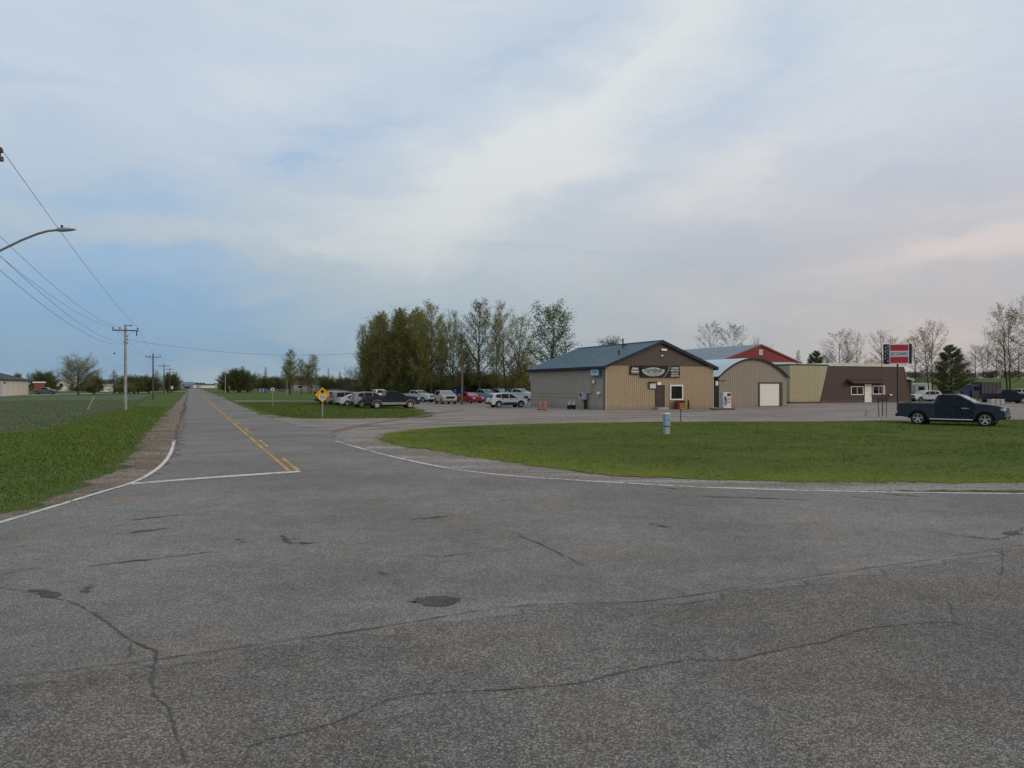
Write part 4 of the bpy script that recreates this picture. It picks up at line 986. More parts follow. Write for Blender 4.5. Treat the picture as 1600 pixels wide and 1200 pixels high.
    m_ = MB(); m_.bbox(T(-.115,0,0)[0], T(.1,0,0)[0], -.16, .16, (zb+.10)*kz if kind=='pickup' else (zb+.34)*kz, (zb+.22)*kz if kind=='pickup' else (zb+.46)*kz, .005); m_.build('licence_plate', m_plate, t)
    if detail:
        for z in (.78, .90, 1.02): m_ = MB(); m_.box(T(L0+.01,0,0)[0], T(L0+.045,0,0)[0], -hw*.56, hw*.56, z*kz, (z+.025)*kz); m_.build('grille_bar', m_chrome, t)
        m_ = MB(); m_.box(T(L0-.2,0,0)[0], T(L0+.075,0,0)[0], -hw*.88, hw*.88, .645*kz, .675*kz); m_.build('bumper_strip', m_chrome, t)
        for s in (-1, 1):
            m_ = MB(); m_.bbox(T(L0-.1,0,0)[0], T(L0+.07,0,0)[0], *sorted((s*hw*.62, s*hw*.74)), .48*kz, .58*kz, .02); m_.build('fog_lamp', m_lamp, t)
            m_ = MB(); sidepoly(m_, [(3.62,1.06),(4.02,1.06),(4.02,1.12),(3.62,1.12)], s, .016); m_.build('badge', m_chrome, t)
            m_ = MB(); sidepoly(m_, [(.1,1.285),(5.2,1.235),(5.2,1.25),(.1,1.30)], s, .012); m_.build('crease', mat, t)
    if lower:
        for s in (-1, 1):
            m_ = MB(); sidepoly(m_, [(p['rr']+p['wr']+.16,p['wr']+.02),(p['fr']-p['wr']-.16,p['wr']+.02),(p['fr']-p['wr']-.13,p['wr']+.26),(p['rr']+p['wr']+.13,p['wr']+.26)], s, .016); m_.build('lower_trim', lower, t)
    if rails:
        for s in (-1, 1):
            m_ = MB(); m_.tube([T(p['rr']+p['wr']+.25, s*(hw+.02), .40),T(p['fr']-p['wr']-.2, s*(hw+.02), .40)], .04, 8); m_.build('running_board', m_chrome, t)
    if cap:
        m_ = MB(); q = [(.06,1.39),(2.05,1.39),(2.10,1.80),(2.0,1.88),(.35,1.86),(.2,1.78)]
        m_.loft([[T(a, -hw*.86, b) for a, b in q],[T(a, hw*.86, b) for a, b in q]]); c_ = m_.build('bed_cap', mat, t, smooth=30)
        for s in (-1,1):
            m_ = MB(); m_.box(*sorted((T(.45,0,0)[0],T(1.85,0,0)[0])), *sorted((s*hw*.85, s*(hw*.86+.006))), 1.5*kz, 1.74*kz); m_.build('cap_window', m_cglass, c_)
    return t
UH = UANG; m_dull = M('dull_silver_trim', (.26,.27,.28), .5)
pn = {k: paint(k, c, mm) for k, (c, mm) in dict(navy=((.005,.011,.018),.15), white=((.58,.61,.63),0), silver=((.27,.30,.33),.3), slate=((.010,.016,.030),.1), beige=((.40,.39,.34),.1), maroon=((.075,.018,.024),.1),
      red=((.30,.016,.024),0), blue=((.012,.035,.12),.2), lblue=((.22,.32,.42),.3), grey=((.16,.18,.20),.4), black=((.012,.013,.015),.1), bblue=((.03,.11,.26),.1), sblue=((.32,.40,.46),.2), rsilver=((.21,.235,.26),.3), pwhite=((.43,.46,.49),0)).items()}
# the pickup on the grass in front of the station
_p = M('car_paint_deep_navy', (.006,.015,.027), .28, metal=.1, var=.05, scale=1.5, spec=.4)
ram = vehicle('pickup_truck', 'dark navy crew cab pickup with bright spoked wheels on the grass before the station', 'pickup truck', 'pickup', _p, 27.45, 47.9, math.atan2(-.66,.75), L=5.9, H=1.95, rails=True, group=None, detail=True)
def V(px, Y, *a, **k): 
    x, y = AT(px, Y); return (x, y)
G1 = 'vehicles parked on the gravel lot'
def car(px, Y, head, kind, mat, name, label, cat, **kw):
    x, y = AT(px, Y); return vehicle(name, label, cat, kind, mat, x, y, head, **kw)
car(610.5, 83.4, UH, 'pickup', pn['slate'], 'pickup_truck', 'dark slate extended cab pickup with silver lower trim at the lawn edge', 'pickup truck', lower=m_dull, L=5.9, H=1.9, arch_mat=m_dull)
car(791.5, 87.0, UH, 'suv', pn['white'], 'suv', 'white crossover parked alone left of the shop side wall', 'suv', L=4.5, H=1.64, lower=m_plast, arch_mat=m_plast)
car(580, 87.5, UH+.05, 'suv', pn['rsilver'], 'suv', 'silver sport utility parked just behind the dark slate pickup', 'suv', H=1.78)
car(558, 93.5, UH, 'sedan', pn['pwhite'], 'sedan', 'white sedan third from the slate pickup in the left row', 'car')
car(548, 98, UH+.03, 'van', pn['grey'], 'minivan', 'grey minivan with red tail lamps between white sedan and silver van', 'van', H=1.72)
car(536, 101.5, UH, 'van', pn['silver'], 'minivan', 'silver minivan beside the dark maroon wagon', 'van')
car(520, 105, UH+.02, 'suv', pn['maroon'], 'wagon', 'dark maroon wagon nearest the yellow diamond sign', 'car')
car(592, 108, UH+.1, 'pickup', pn['white'], 'pickup_truck', 'white pickup whose cab rises behind the slate pickup', 'pickup truck')
car(652, 113, -.62, 'pickup', pn['pwhite'], 'pickup_truck', 'old off white pickup before the dense poplars', 'pickup truck', H=1.78, chrome=True)
car(679, 122, -.75, 'pickup', pn['grey'], 'pickup_truck', 'grey pickup left of the beige sport utility', 'pickup truck', H=1.85)
car(696, 103.5, -1.22, 'suv', pn['beige'], 'suv', 'beige boxy sport utility facing the road', 'suv', L=5.0, H=1.83, W=1.98, chrome=True)
blu = car(714, 116, -1.1, 'pickup', pn['blue'], 'pickup_truck', 'dark blue pickup with its hood raised behind the red car', 'pickup truck')
mb = MB(); mb.add([(1.35,-.75,1.42),(1.35,.75,1.42),(1.75,.75,2.35),(1.75,-.75,2.35),(1.40,-.75,1.40),(1.40,.75,1.40),(1.80,.75,2.33),(1.80,-.75,2.33)],[(0,1,2,3),(7,6,5,4),(0,4,5,1),(2,6,7,3),(1,5,6,2),(0,3,7,4)]); mb.build('hood', pn['blue'], blu)
car(735, 107, -1.0, 'sedan', pn['red'], 'sedan', 'red car beside the tall wooden pole', 'car', H=1.55)
car(757, 113.5, -.85, 'pickup', pn['lblue'], 'pickup_truck', 'pale blue pickup between red car and white crossover', 'pickup truck')
car(780, 122, -.85, 'pickup', pn['sblue'], 'pickup_truck', 'silver blue pickup behind the white crossover', 'pickup truck', H=1.95)
car(796, 129, -.7, 'van', pn['bblue'], 'van', 'bright blue van partly behind the white pickups', 'van', H=2.0)
car(811, 117, -.6, 'pickup', pn['white'], 'pickup_truck', 'white pickup half hidden by the corner of the shop', 'pickup truck', H=2.0)
# right rear of the lot
G2 = 'vehicles right of the station'
car(1446, 118, math.pi+.15, 'suv', pn['white'], 'suv', 'white sport utility parked right of the brown station', 'suv', group=G2)
car(1466, 122, math.pi-.1, 'suv', pn['black'], 'suv', 'black sport utility behind the navy pickup cab', 'suv', group=G2)
car(1584, 112, .2, 'sedan', pn['black'], 'sedan', 'black car at the right edge of the lot', 'car', group=G2)
car(1570, 106, -.2, 'pickup', pn['slate'], 'pickup_truck', 'dark grey pickup near the stacked pale blocks', 'pickup truck', group=G2)
car(1596, 126, .1, 'pickup', pn['pwhite'], 'pickup_truck', 'pale pickup behind the black car at the right edge', 'pickup truck', group=G2)
# camper trailer by the station, old box truck
x, y = AT(1434, 128)
t = thing('camper_trailer', 'white camper trailer beside the brown station', 'trailer', (x,y,0), UANG)
MB().bbox(-2.2,2.2,-1.1,1.1,.6,2.9,.25).build('body', M('camper_shell', (.46,.48,.49), .5), t, smooth=40)
for s in (-1,1):
    mb = MB(); mb.lathe([(.0,-.1),(.33,-.1),(.36,-.05),(.36,.05),(.33,.1),(0,.1)],18); mb.v = [(a, s*1.0+c, .36+b) for a,b,c in mb.v]; mb.build('wheel', m_tyre, t)
MB().box(-1.2,.1,-1.12,-1.101,1.7,2.3).build('window', m_cglass, t); MB().box(.6,1.3,-1.12,-1.101,.75,2.5).build('door', m_offw, t); MB().box(-2.15,2.15,-1.11,-1.102,1.1,1.25).build('stripe', m_pblue, t)
mb = MB(); mb.tube([(2.2,0,.65),(3.3,0,.55)],.05,6); mb.build('tow_bar', m_dark, t)
x, y = AT(1528, 113)
t = thing('box_truck', 'old dark purple box truck with a blue hood at the rear of the lot', 'truck', (x,y,0), math.pi+.12)
MB().bbox(-2.9,.3,-1.15,1.15,1.0,3.0,.06).build('cargo_box', m_purple, t)
mb = MB()
for k in range(5): mb.box(-2.7+.62*k,-2.62+.62*k,-1.17,1.17,1.05,2.95)
mb.build('box_rib', m_dark, t)
mb = MB(); mb.loft([[(.35,-1.0,.7),(1.75,-1.0,.7),(1.75,-1.0,1.75),(1.5,-.92,2.55),(.35,-.92,2.6)],[(.35,1.0,.7),(1.75,1.0,.7),(1.75,1.0,1.75),(1.5,.92,2.55),(.35,.92,2.6)]]); mb.build('cab', M('truck_blue', (.014,.022,.055), .5), t)
for s in (-1,1): MB().box(.6,1.4,*sorted((s*.97,s*1.005)),1.75,2.35).build('window', m_cglass, t)
MB().bbox(1.76,3.1,-.85,.85,.75,1.75,.1).build('hood', M('truck_blue', (0,0,0)), t, smooth=40)
MB().box(3.1,3.16,-.5,.5,.9,1.6).build('grille', m_chrome, t)
for xx in (-1.8, 2.3):
    for s in (-1,1):
        mb = MB(); mb.lathe([(.0,-.14),(.42,-.14),(.47,-.08),(.47,.08),(.42,.14),(0,.14)],18); mb.v = [(xx+a, s*.9+c, .47+b) for a,b,c in mb.v]; mb.build('wheel', m_tyre, t)
MB().box(-2.9,1.7,-.5,.5,.6,.98).build('chassis', m_dark, t)
# far vehicles at the end of the road and by the long shed
car(310, 560, 2.4, 'van', pn['white'], 'van', 'white van standing at the far end of the road', 'van', group=None, H=2.0)
car(293, 590, .4, 'suv', pn['slate'], 'suv', 'dark sport utility by the low building at the far road end', 'suv', group=None)
car(346.5, 500, .4, 'pickup', pn['grey'], 'pickup_truck', 'grey pickup under the round tree at the far right of the road', 'pickup truck', group=None)
car(70, 215, .2, 'pickup', pn['grey'], 'pickup_truck', 'grey pickup beside the rust red shed', 'pickup truck', group=None)
# ------------------------------------------------------------------ trees
def leaf_mat(name, c1, c2, trans=.25):
    m, N, bs, out = newmat(name)
    geo = N.n('ShaderNodeNewGeometry'); tc = N.n('ShaderNodeTexCoord')
    f = N.math('ADD', N.math('MULTIPLY', geo.outputs['Random Per Island'], .6), N.math('MULTIPLY', N.noise(tc.outputs['Object'], .6, 3).outputs[0], .4))
    oi = N.n('ShaderNodeObjectInfo')
    c = N.mix(f, c1, c2)
    v = N.n('ShaderNodeVectorMath', operation='SCALE'); N.put(v.inputs[0], c); N.put(v.inputs[3], N.ss(oi.outputs['Random'], 0, 1, .82, 1.18))
    N.put(bs.inputs['Base Color'], v.outputs[0]); bs.inputs['Roughness'].default_value = .65; bs.inputs['Specular IOR Level'].default_value = .2
    t = N.n('ShaderNodeBsdfTranslucent'); N.put(t.inputs[0], v.outputs[0]); mx = N.n('ShaderNodeMixShader'); mx.inputs[0].default_value = trans
    N.L.new(bs.outputs[0], mx.inputs[1]); N.L.new(t.outputs[0], mx.inputs[2]); N.L.new(mx.outputs[0], out.inputs[0])
    return m
lf_pop = leaf_mat('poplar_leaves', (.165,.168,.050), (.265,.265,.088), .35)
lf_grn = leaf_mat('green_leaves', (.080,.125,.038), (.17,.225,.07))
lf_bud = leaf_mat('budding_leaves', (.165,.142,.058), (.255,.22,.092))
lf_pale = leaf_mat('pale_willow_leaves', (.17,.175,.08), (.26,.26,.12))
lf_drk = leaf_mat('dark_leaves', (.060,.082,.030), (.12,.145,.05))
lf_spr = leaf_mat('spruce_needles', (.028,.052,.030), (.065,.10,.052), .1)
lf_pin = leaf_mat('pine_needles', (.09,.12,.045), (.16,.19,.075), .1)
lf_brn = leaf_mat('bare_twigs', (.085,.070,.052), (.125,.105,.075), .1)
bark_g = M('grey_bark', (.085,.078,.052), .9, var=.25, scale=2)
bark_d = M('dark_bark', (.055,.045,.036), .9, var=.25, scale=2)

def tree_proto(seed, H, base, prof, rise, nb, ns, nl, ls, scat, tr, leaf, bark, stems=1, curve=.25, spread=.4, flat=False, droop=0., asp=1.):
    rs = random.Random(seed); wood = MB(); LC = []; LD = []; Lref = prof(.3)/max(.25, math.cos(rise(.3)))
    for st in range(stems):
        a0 = rs.uniform(0,6.28); off = 0 if stems == 1 else spread*rs.uniform(.2,1)
        bx, by = off*math.cos(a0), off*math.sin(a0); lean = 0 if stems == 1 else off*1.6
        Hs = H*(1 if st == 0 else rs.uniform(.72,.97))
        tp = []; n = 9
        for k in range(n):
            f = k/(n-1); w_ = .012*H*f
            tp.append(Vector((bx+lean*math.cos(a0)*f+rs.uniform(-w_,w_), by+lean*math.sin(a0)*f+rs.uniform(-w_,w_), Hs*f*.985)))
        rad = [tr*(1-.93*(k/(n-1))**.85) for k in range(n)]; rad[0] *= 1.35
        wood.tube(tp, rad, 7, caps=False)
        def at(f):
            q = f*(n-1); i = min(n-2, int(q)); return tp[i].lerp(tp[i+1], q-i), rad[i]+(rad[i+1]-rad[i])*(q-i)
        for i in range(nb):
            f = base+(.985-base)*((i+rs.random()*.8)/nb)
            p0, r0 = at(f); hf = (f-base)/(1-base); Rr = prof(hf)*rs.uniform(.72,1.15)
            az_ = i*2.39996+rs.uniform(-.5,.5)+st; ri = rise(hf)+rs.uniform(-.14,.14)
            Lb = max(.25, Rr/max(.25, math.cos(ri))); d = Vector((math.cos(az_)*math.cos(ri), math.sin(az_)*math.cos(ri), math.sin(ri)))
            pts = [p0]; p = p0.copy(); seg = 4
            for k in range(seg):
                dd = (d+Vector((rs.uniform(-.12,.12), rs.uniform(-.12,.12), curve*k/seg-droop*k/seg))).normalized(); p = p+dd*Lb/seg; pts.append(p.copy())
            rb = min(r0*.55, .012*Lb+.012); wood.tube(pts, [rb*(1-.8*k/seg) for k in range(seg+1)], 4, caps=False)
            for j in range(ns):
                fj = .25+.75*(j+rs.random())/ns; q = fj*seg; ii = min(seg-1, int(q)); b0 = pts[ii].lerp(pts[ii+1], min(1,q-ii))
                sd_ = (pts[ii+1]-pts[ii]).normalized()
                rv = Vector((rs.uniform(-1,1), rs.uniform(-1,1), rs.uniform(-.25,.25) if flat else rs.uniform(-.7,1)))
                sd_ = (sd_+rv*.75).normalized(); Ls = Lb*rs.uniform(.22,.42)*(1.1-.5*fj)
                b1 = b0+sd_*Ls*.5+Vector((0,0,.03)); b2 = b0+sd_*Ls
                wood.tube([b0,b1,b2], [rb*.35, rb*.25, .006], 3, caps=False)
                q_ = min(1.25, Lb/Lref); sc_ = scat*(.35+.65*min(1,q_))
                for l in range(max(2, round(nl*q_*rs.uniform(.6,1.3)))):
                    g = rs.random(); c = b0.lerp(b2, g)
                    LC.append((c.x+rs.gauss(0,sc_), c.y+rs.gauss(0,sc_), c.z+rs.gauss(0, sc_*(.35 if flat else 1)))); LD.append(tuple(sd_))
    wm = wood.build('trunk', bark, None, smooth=60); me_w = wm.data; bpy.data.objects.remove(wm)
    R_ = np.random.RandomState(seed); C = np.array(LC, np.float32); n = len(C)
    a = R_.normal(size=(n,3)); 
    if asp > 1: a = np.array(LD)+.35*a
    a /= np.linalg.norm(a,axis=1)[:,None]; b = R_.normal(size=(n,3)); b -= a*(a*b).sum(1)[:,None]; b /= np.linalg.norm(b,axis=1)[:,None]
    s = (ls*R_.uniform(.6,1.3,n))[:,None]
    V = np.stack([C-a*s*asp-b*s*.15, C-a*s*.1*asp+b*s*.62, C+a*s*asp, C-a*s*.1*asp-b*s*.62],1).reshape(-1,3).astype(np.float32)
    me = bpy.data.meshes.new('crown'); me.vertices.add(len(V)); me.vertices.foreach_set('co', V.ravel()); me.loops.add(len(V)); me.loops.foreach_set('vertex_index', np.arange(len(V),dtype=np.int32))
    me.polygons.add(n); me.polygons.foreach_set('loop_start', np.arange(0,len(V),4,dtype=np.int32)); me.update(calc_edges=True); me.materials.append(leaf)
    ext = np.percentile(np.abs(C[:,0]), 93)*2, float(np.percentile(C[:,2], 99.5))
    return me_w, me, ext
def S(*kv):     # piecewise-linear crown radius
    def f(h):
        for (a, x), (b, y) in zip(kv, kv[1:]):
            if h <= b: return x+(y-x)*(h-a)/(b-a)
        return kv[-1][1]
    return f
pop_prof = S((0,1.3),(.2,1.75),(.45,1.65),(.7,1.2),(.88,.65),(1,.2))
PROTO = {
 'poplar_a': lambda: tree_proto(11, 15, .05, pop_prof, lambda h: .95+.25*h, 60, 7, 23, .08, .21, .15, lf_pop, bark_g),
 'poplar_b': lambda: tree_proto(12, 15, .14, S((0,1.2),(.2,1.8),(.5,1.65),(.7,1.25),(.88,.65),(1,.2)), lambda h: .9+.3*h, 46, 7, 23, .08, .22, .15, lf_pop, bark_g, stems=2, spread=.5),
 'poplar_open': lambda: tree_proto(13, 15, .12, S((0,1.5),(.25,2.4),(.5,2.1),(.75,1.3),(.9,.6),(1,.15)), lambda h: .8+.35*h, 66, 7, 27, .07, .20, .15, lf_pop, bark_g),
 'poplar_open_b': lambda: tree_proto(14, 15, .1, S((0,1.5),(.3,2.5),(.55,2.1),(.8,1.1),(1,.15)), lambda h: .8+.35*h, 50, 7, 26, .07, .22, .14, lf_pop, bark_g, stems=2, spread=.7),
 'green': lambda: tree_proto(15, 14, .2, S((0,1.6),(.2,2.5),(.5,2.4),(.8,1.5),(1,.4)), lambda h: .7+.45*h, 60, 7, 22, .095, .26, .18, lf_grn, bark_d),
 'thin': lambda: tree_proto(16, 14, .25, S((0,1.4),(.3,2.4),(.6,2.2),(.85,1.2),(1,.3)), lambda h: .65+.4*h, 36, 7, 13, .07, .2, .12, lf_drk, bark_d),
 'thin_b': lambda: tree_proto(17, 14, .2, S((0,1.6),(.3,2.8),(.6,2.4),(.85,1.3),(1,.3)), lambda h: .6+.45*h, 34, 7, 16, .07, .22, .13, lf_bud, bark_d, stems=2, spread=.6),
 'bud': lambda: tree_proto(18, 14, .16, S((0,1.8),(.3,3.0),(.6,2.7),(.85,1.5),(1,.4)), lambda h: .5+.5*h, 38, 7, 18, .07, .22, .14, lf_bud, bark_d),
 'pale': lambda: tree_proto(19, 10, .12, S((0,2.6),(.25,3.9),(.55,3.5),(.8,2.2),(1,.6)), lambda h: .6+.5*h, 60, 8, 22, .085, .28, .15, lf_pale, bark_g, stems=2, spread=.7),
 'round': lambda: tree_proto(20, 7, .10, S((0,2.7),(.3,3.5),(.6,3.1),(.85,1.9),(1,.6)), lambda h: .25+.8*h, 44, 7, 22, .12, .30, .2, lf_drk, bark_d, stems=3, spread=.8),
 'bush': lambda: tree_proto(21, 3.2, .03, S((0,1.5),(.3,1.9),(.6,1.6),(.85,1.0),(1,.4)), lambda h: .5+.6*h, 26, 5, 18, .085, .22, .06, lf_drk, bark_d, stems=4, spread=.6),
 'bush_olive': lambda: tree_proto(22, 4.2, .03, S((0,1.3),(.3,1.8),(.6,1.6),(.85,1.0),(1,.4)), lambda h: .7+.5*h, 26, 5, 15, .075, .22, .06, lf_pop, bark_d, stems=4, spread=.6),
 'bare': lambda: tree_proto(23, 6.5, .08, S((0,1.1),(.3,2.0),(.6,1.9),(.85,1.2),(1,.4)), lambda h: .7+.4*h, 26, 8, 7, .05, .16, .08, lf_brn, bark_d, stems=4, spread=.6),
 'spruce': lambda: tree_proto(24, 10, .05, S((0,2.1),(.08,2.2),(1,.15)), lambda h: -.18+.5*h, 90, 7, 9, .05, .07, .16, lf_spr, bark_d, curve=.25, flat=True, asp=3.2),
 'pine': lambda: tree_proto(25, 8, .14, S((0,2.3),(.15,3.0),(.5,2.3),(.85,1.1),(1,.3)), lambda h: .05+.5*h, 84, 12, 26, .055, .24, .18, lf_pin, bark_d, curve=.3, flat=True, asp=2.8),
}
_pc = {}
def tree(kind, px, top, Y, label, wpx=None, name='poplar_tree', group=None, rz=None, cat='tree', z=None, X=None):
    if kind not in _pc: _pc[kind] = PROTO[kind]()
    mw, ml, (ew, eh) = _pc[kind]
    x, y = AT(px, Y)
    if z is None: z = bank_z(x, y) if x > 60 and y > 124 else 0
    H = ZAT(top, Y)-z; kz = H/eh; kw = (wpx*Y/FPX/ew) if wpx else kz
    t = thing(name, label, cat, (x, y, z-.05), rz if rz is not None else random.uniform(0,6.28), group)
    for nm, me in (('trunk', mw), ('crown', ml)):
        o = bpy.data.objects.new(nm, me); COL.objects.link(o); o.parent = t; o.scale = (kw, kw, kz)
    return t
g = 'poplars behind the parked vehicles'
LD_ = 'olive poplar packed inside the dense row behind the parked vehicles'
tree('poplar_b', 571, 508, 118, 'leftmost poplar of the dense row, lower than the rest', 26, group=g)
for k, (px, top, Y, wp) in enumerate([(583,492,117,34),(599,487,122,34),(614,483,118,34),(627,488,124,34),(636,482,119,34),(650,481,121,36),(606,493,128,34),(643,488,129,34),(660,486,126,32),(620,491,130,34),(576,500,126,32),(591,495,130,34),(656,495,118,32),(668,498,130,30)]):
    tree('poplar_a' if k % 2 else 'poplar_b', px, top, Y, LD_, wp, group=g)
tree('poplar_open', 674, 471, 119, 'tallest poplar of the dense row, at its right part', 40, group=g)
tree('poplar_open_b', 706, 485, 121, 'open poplar right of the tallest one in the dense row', 36, group=g)
tree('poplar_b', 690, 494, 127, 'narrow poplar between the tallest and the open poplar', 26, group=g)
tree('poplar_open', 749, 469, 122, 'tall open poplar standing alone right of the wooden pole', 50, group=g, rz=.4)
tree('poplar_open_b', 797, 473, 120, 'tall forked poplar left of the green tree at the shop', 52, group=g, rz=2.)
tree('poplar_a', 776, 498, 128, 'thin poplar between the two tall open poplars', 22, group=g)
tree('bush_olive', 818, 535, 121, 'short leafy poplar by the left end of the shop', 34, name='young_poplar', group=g)
tree('poplar_b', 728, 520, 131, 'low poplar right behind the wooden pole', 30, group=g)
tree('green', 864, 471, 112, 'fresh green tree rising behind the left end of the shop roof', 62, name='leafy_tree')
tree('green', 957, 526, 128, 'green crown showing over the middle of the shop roof', 44, name='leafy_tree')
g = 'undergrowth at the foot of the poplars'
ul = 'dark bushes of the continuous thicket under the poplars'
for k, (px, top, Y, wp) in enumerate([(566,586,120,40),(582,578,124,40),(600,572,126,46),(618,570,127,46),(636,570,127,46),(655,574,126,44),(672,580,128,40),(690,584,130,40),(708,584,132,42),(726,578,134,44),(745,578,134,44),(763,582,133,44),(782,580,132,44),(800,578,134,44),(816,584,130,36),(842,590,130,40),(610,592,118,40),(640,594,119,40),(670,597,122,36)]):
    tree(('bush_olive','bush','bush_olive','round')[k % 4] if k < 15 else 'bush', px, top, Y, ul, wp, name='thicket_bush', group=g, cat='bush')
tree('bare', 554, 572, 128, 'grey leafless shrub left of the dense poplar row', 30, name='bare_shrub', cat='shrub')
tree('bare', 543, 588, 132, 'low grey leafless shrub behind the maroon wagon', 34, name='bare_shrub', cat='shrub')
tree('bare', 566, 590, 124, 'leafless shrub between grey shrub and poplar row', 30, name='bare_shrub', cat='shrub')
# behind the red barn and the station
tree('thin', 1109, 502, 152, 'sparse tree above the shop right eave', 34, name='sparse_tree')
tree('thin', 1146, 504, 150, 'sparse tree left of the red gable peak', 38, name='sparse_tree')
tree('bare', 1185, 526, 170, 'twiggy treetop just above the red gable peak', 16, name='bare_tree')
tree('bare', 1197, 538, 165, 'small twiggy treetop right of the red gable peak', 20, name='bare_tree')
tree('spruce', 1247, 548, 142, 'dark pointed spruce at the right end of the red barn', 22, name='spruce_tree')
tree('pine', 1274, 549, 146, 'bushy pine over the cream building', 26, name='pine_tree')
tree('bare', 1288, 543, 150, 'pale twiggy tree between pine and budding tree', 26, name='bare_tree')
tree('spruce', 1293, 562, 150, 'small spruce above the joint of cream and brown buildings', 14, name='spruce_tree')
tree('bud', 1312, 514, 145, 'tall budding tree above the brown station roof', 40, name='budding_tree')
tree('thin_b', 1334, 520, 150, 'thin budding tree right of the tall one over the station', 30, name='budding_tree')
tree('spruce', 1323, 556, 140, 'dark spruce low between the budding trees over the station', 20, name='spruce_tree')
tree('thin_b', 1380, 517, 150, 'sparse tree just left of the red station sign', 40, name='budding_tree')
tree('bare', 1355, 556, 160, 'faint twiggy treetop over the middle of the station', 26, name='bare_tree')
# right
tree('thin_b', 1458, 500, 126, 'tall budding tree with forked limbs right of the station sign', 46, name='budding_tree')
tree('bud', 1430, 522, 132, 'rounded budding tree beside the station sign', 44, name='budding_tree')
tree('pine', 1486, 540, 122, 'broad green pine behind the navy pickup', 38, name='pine_tree')
tree('bare', 1506, 552, 176, 'twiggy tree right of the broad pine', 26, name='bare_tree')
g = 'trees on the grassy rise'
tree('bud', 1524, 538, 200, 'first budding tree of the row on the rise, left end', 24, name='budding_tree', group=g)
tree('thin_b', 1541, 536, 204, 'second budding tree of the row on the rise', 24, name='budding_tree', group=g)
tree('bud', 1557, 542, 200, 'third budding tree of the row on the rise', 24, name='budding_tree', group=g)
tree('bud', 1570, 545, 206, 'fourth budding tree of the row on the rise', 24, name='budding_tree', group=g)
tree('bud', 1592, 540, 200, 'last budding tree of the row on the rise, at the photo edge', 30, name='budding_tree', group=g)
tree('thin_b', 1581, 473, 126, 'tall bare limbed tree near the right edge', 60, name='budding_tree')
tree('bud', 1612, 455, 124, 'tallest tree, cut off by the right edge', 60, name='budding_tree')
for k, px in enumerate((1415,1432,1449,1468,1490,1508,1526,1544,1562,1580,1598,1616)):
    tree('bush' if k % 2 else 'bare', px, 582-(k*7 % 5), 212+(k*5 % 9), 'dark shrub of the hedge along the top of the rise', 24, name='hedge_shrub', group='hedge on the rise', cat='shrub')
# left
tree('pale', 123, 555, 205, 'pale olive round tree left of the near utility pole', 46, name='willow_tree')
tree('round', 147, 586, 215, 'dark bushy tree at the foot of the pale round tree', 26, name='bushy_tree')
tree('round', 70, 580, 235, 'dark round tree behind the long tan shed', 40, name='bushy_tree')
tree('spruce', 44, 582, 330, 'small dark spruce tip over the far end of the shed roof', 8, name='spruce_tree')
tree('round', 27, 583, 340, 'tiny treetop over the roof of the long shed', 12, name='bushy_tree')
tree('spruce', 178, 579, 235, 'dark spruce left of the near utility pole', 24, name='spruce_tree')
tree('bush_olive', 188, 584, 240, 'olive bush between spruce and utility pole', 24, name='bushy_tree')
tree('round', 213, 586, 240, 'green round tree right of the near utility pole', 36, name='bushy_tree')
tree('round', 232, 587, 245, 'green round tree behind the second utility pole', 36, name='bushy_tree')
tree('bare', 246, 577, 260, 'thin reddish bare tree right of the second utility pole', 10, name='bare_tree')
tree('spruce', 262, 582, 262, 'dark spruce among the far utility poles, left one', 22, name='spruce_tree')
tree('round', 269, 583, 268, 'dark tree beside the road at the last utility pole', 26, name='bushy_tree')
tree('bush_olive', 200, 597, 225, 'low hedge bush at the foot of the near utility pole', 30, name='bushy_tree')
g = 'far hedge on the left'
for k in range(9):
    tree('bush', 84+k*12, 604+(k*3 % 4)-1, 300+(k*37 % 40), 'low far hedge bush beyond the meadow', 18, name='hedge_bush', group=g, cat='bush')
tree('round', 356, 581, 270, 'dark round tree nearest the road on its right side', 30, name='bushy_tree')
tree('round', 374, 575, 262, 'largest dark round tree right of the road', 36, name='bushy_tree')
tree('round', 389, 582, 275, 'dark round tree right of the largest one', 26, name='bushy_tree')
tree('spruce', 415, 574, 330, 'pointed spruce tip above the blue bins', 12, name='spruce_tree')
tree('poplar_b', 453, 547, 215, 'tall olive poplar standing over the bungalows', 26, group=None)
tree('poplar_open', 471, 561, 225, 'thin open poplar beside the tall olive one', 18)
tree('poplar_b', 483, 554, 222, 'second tall poplar left of the yellow sign', 22)
tree('spruce', 441, 580, 300, 'dark spruce left of the tall olive poplar', 16, name='spruce_tree')
tree('spruce', 513, 575, 330, 'very thin dark spruce above the pale gabled house', 7, name='spruce_tree')
tree('spruce', 531, 581, 290, 'dark conifer right of the pale gabled house', 14, name='spruce_tree')
g = 'far trees behind the bungalows'
for k, (px, top, Y, wp) in enumerate([(402,584,330,26),(413,589,300,24),(426,588,330,28),(440,589,345,26),(456,588,350,28),(470,587,340,26),(486,586,360,26),(500,587,345,24),(512,589,300,22),(523,587,330,24),(536,590,300,26),(548,592,290,26)]):
    tree('round' if k % 3 else 'bush_olive', px, top, Y, 'dark tree of the far belt behind the bungalows', wp, name='bushy_tree', group=g)
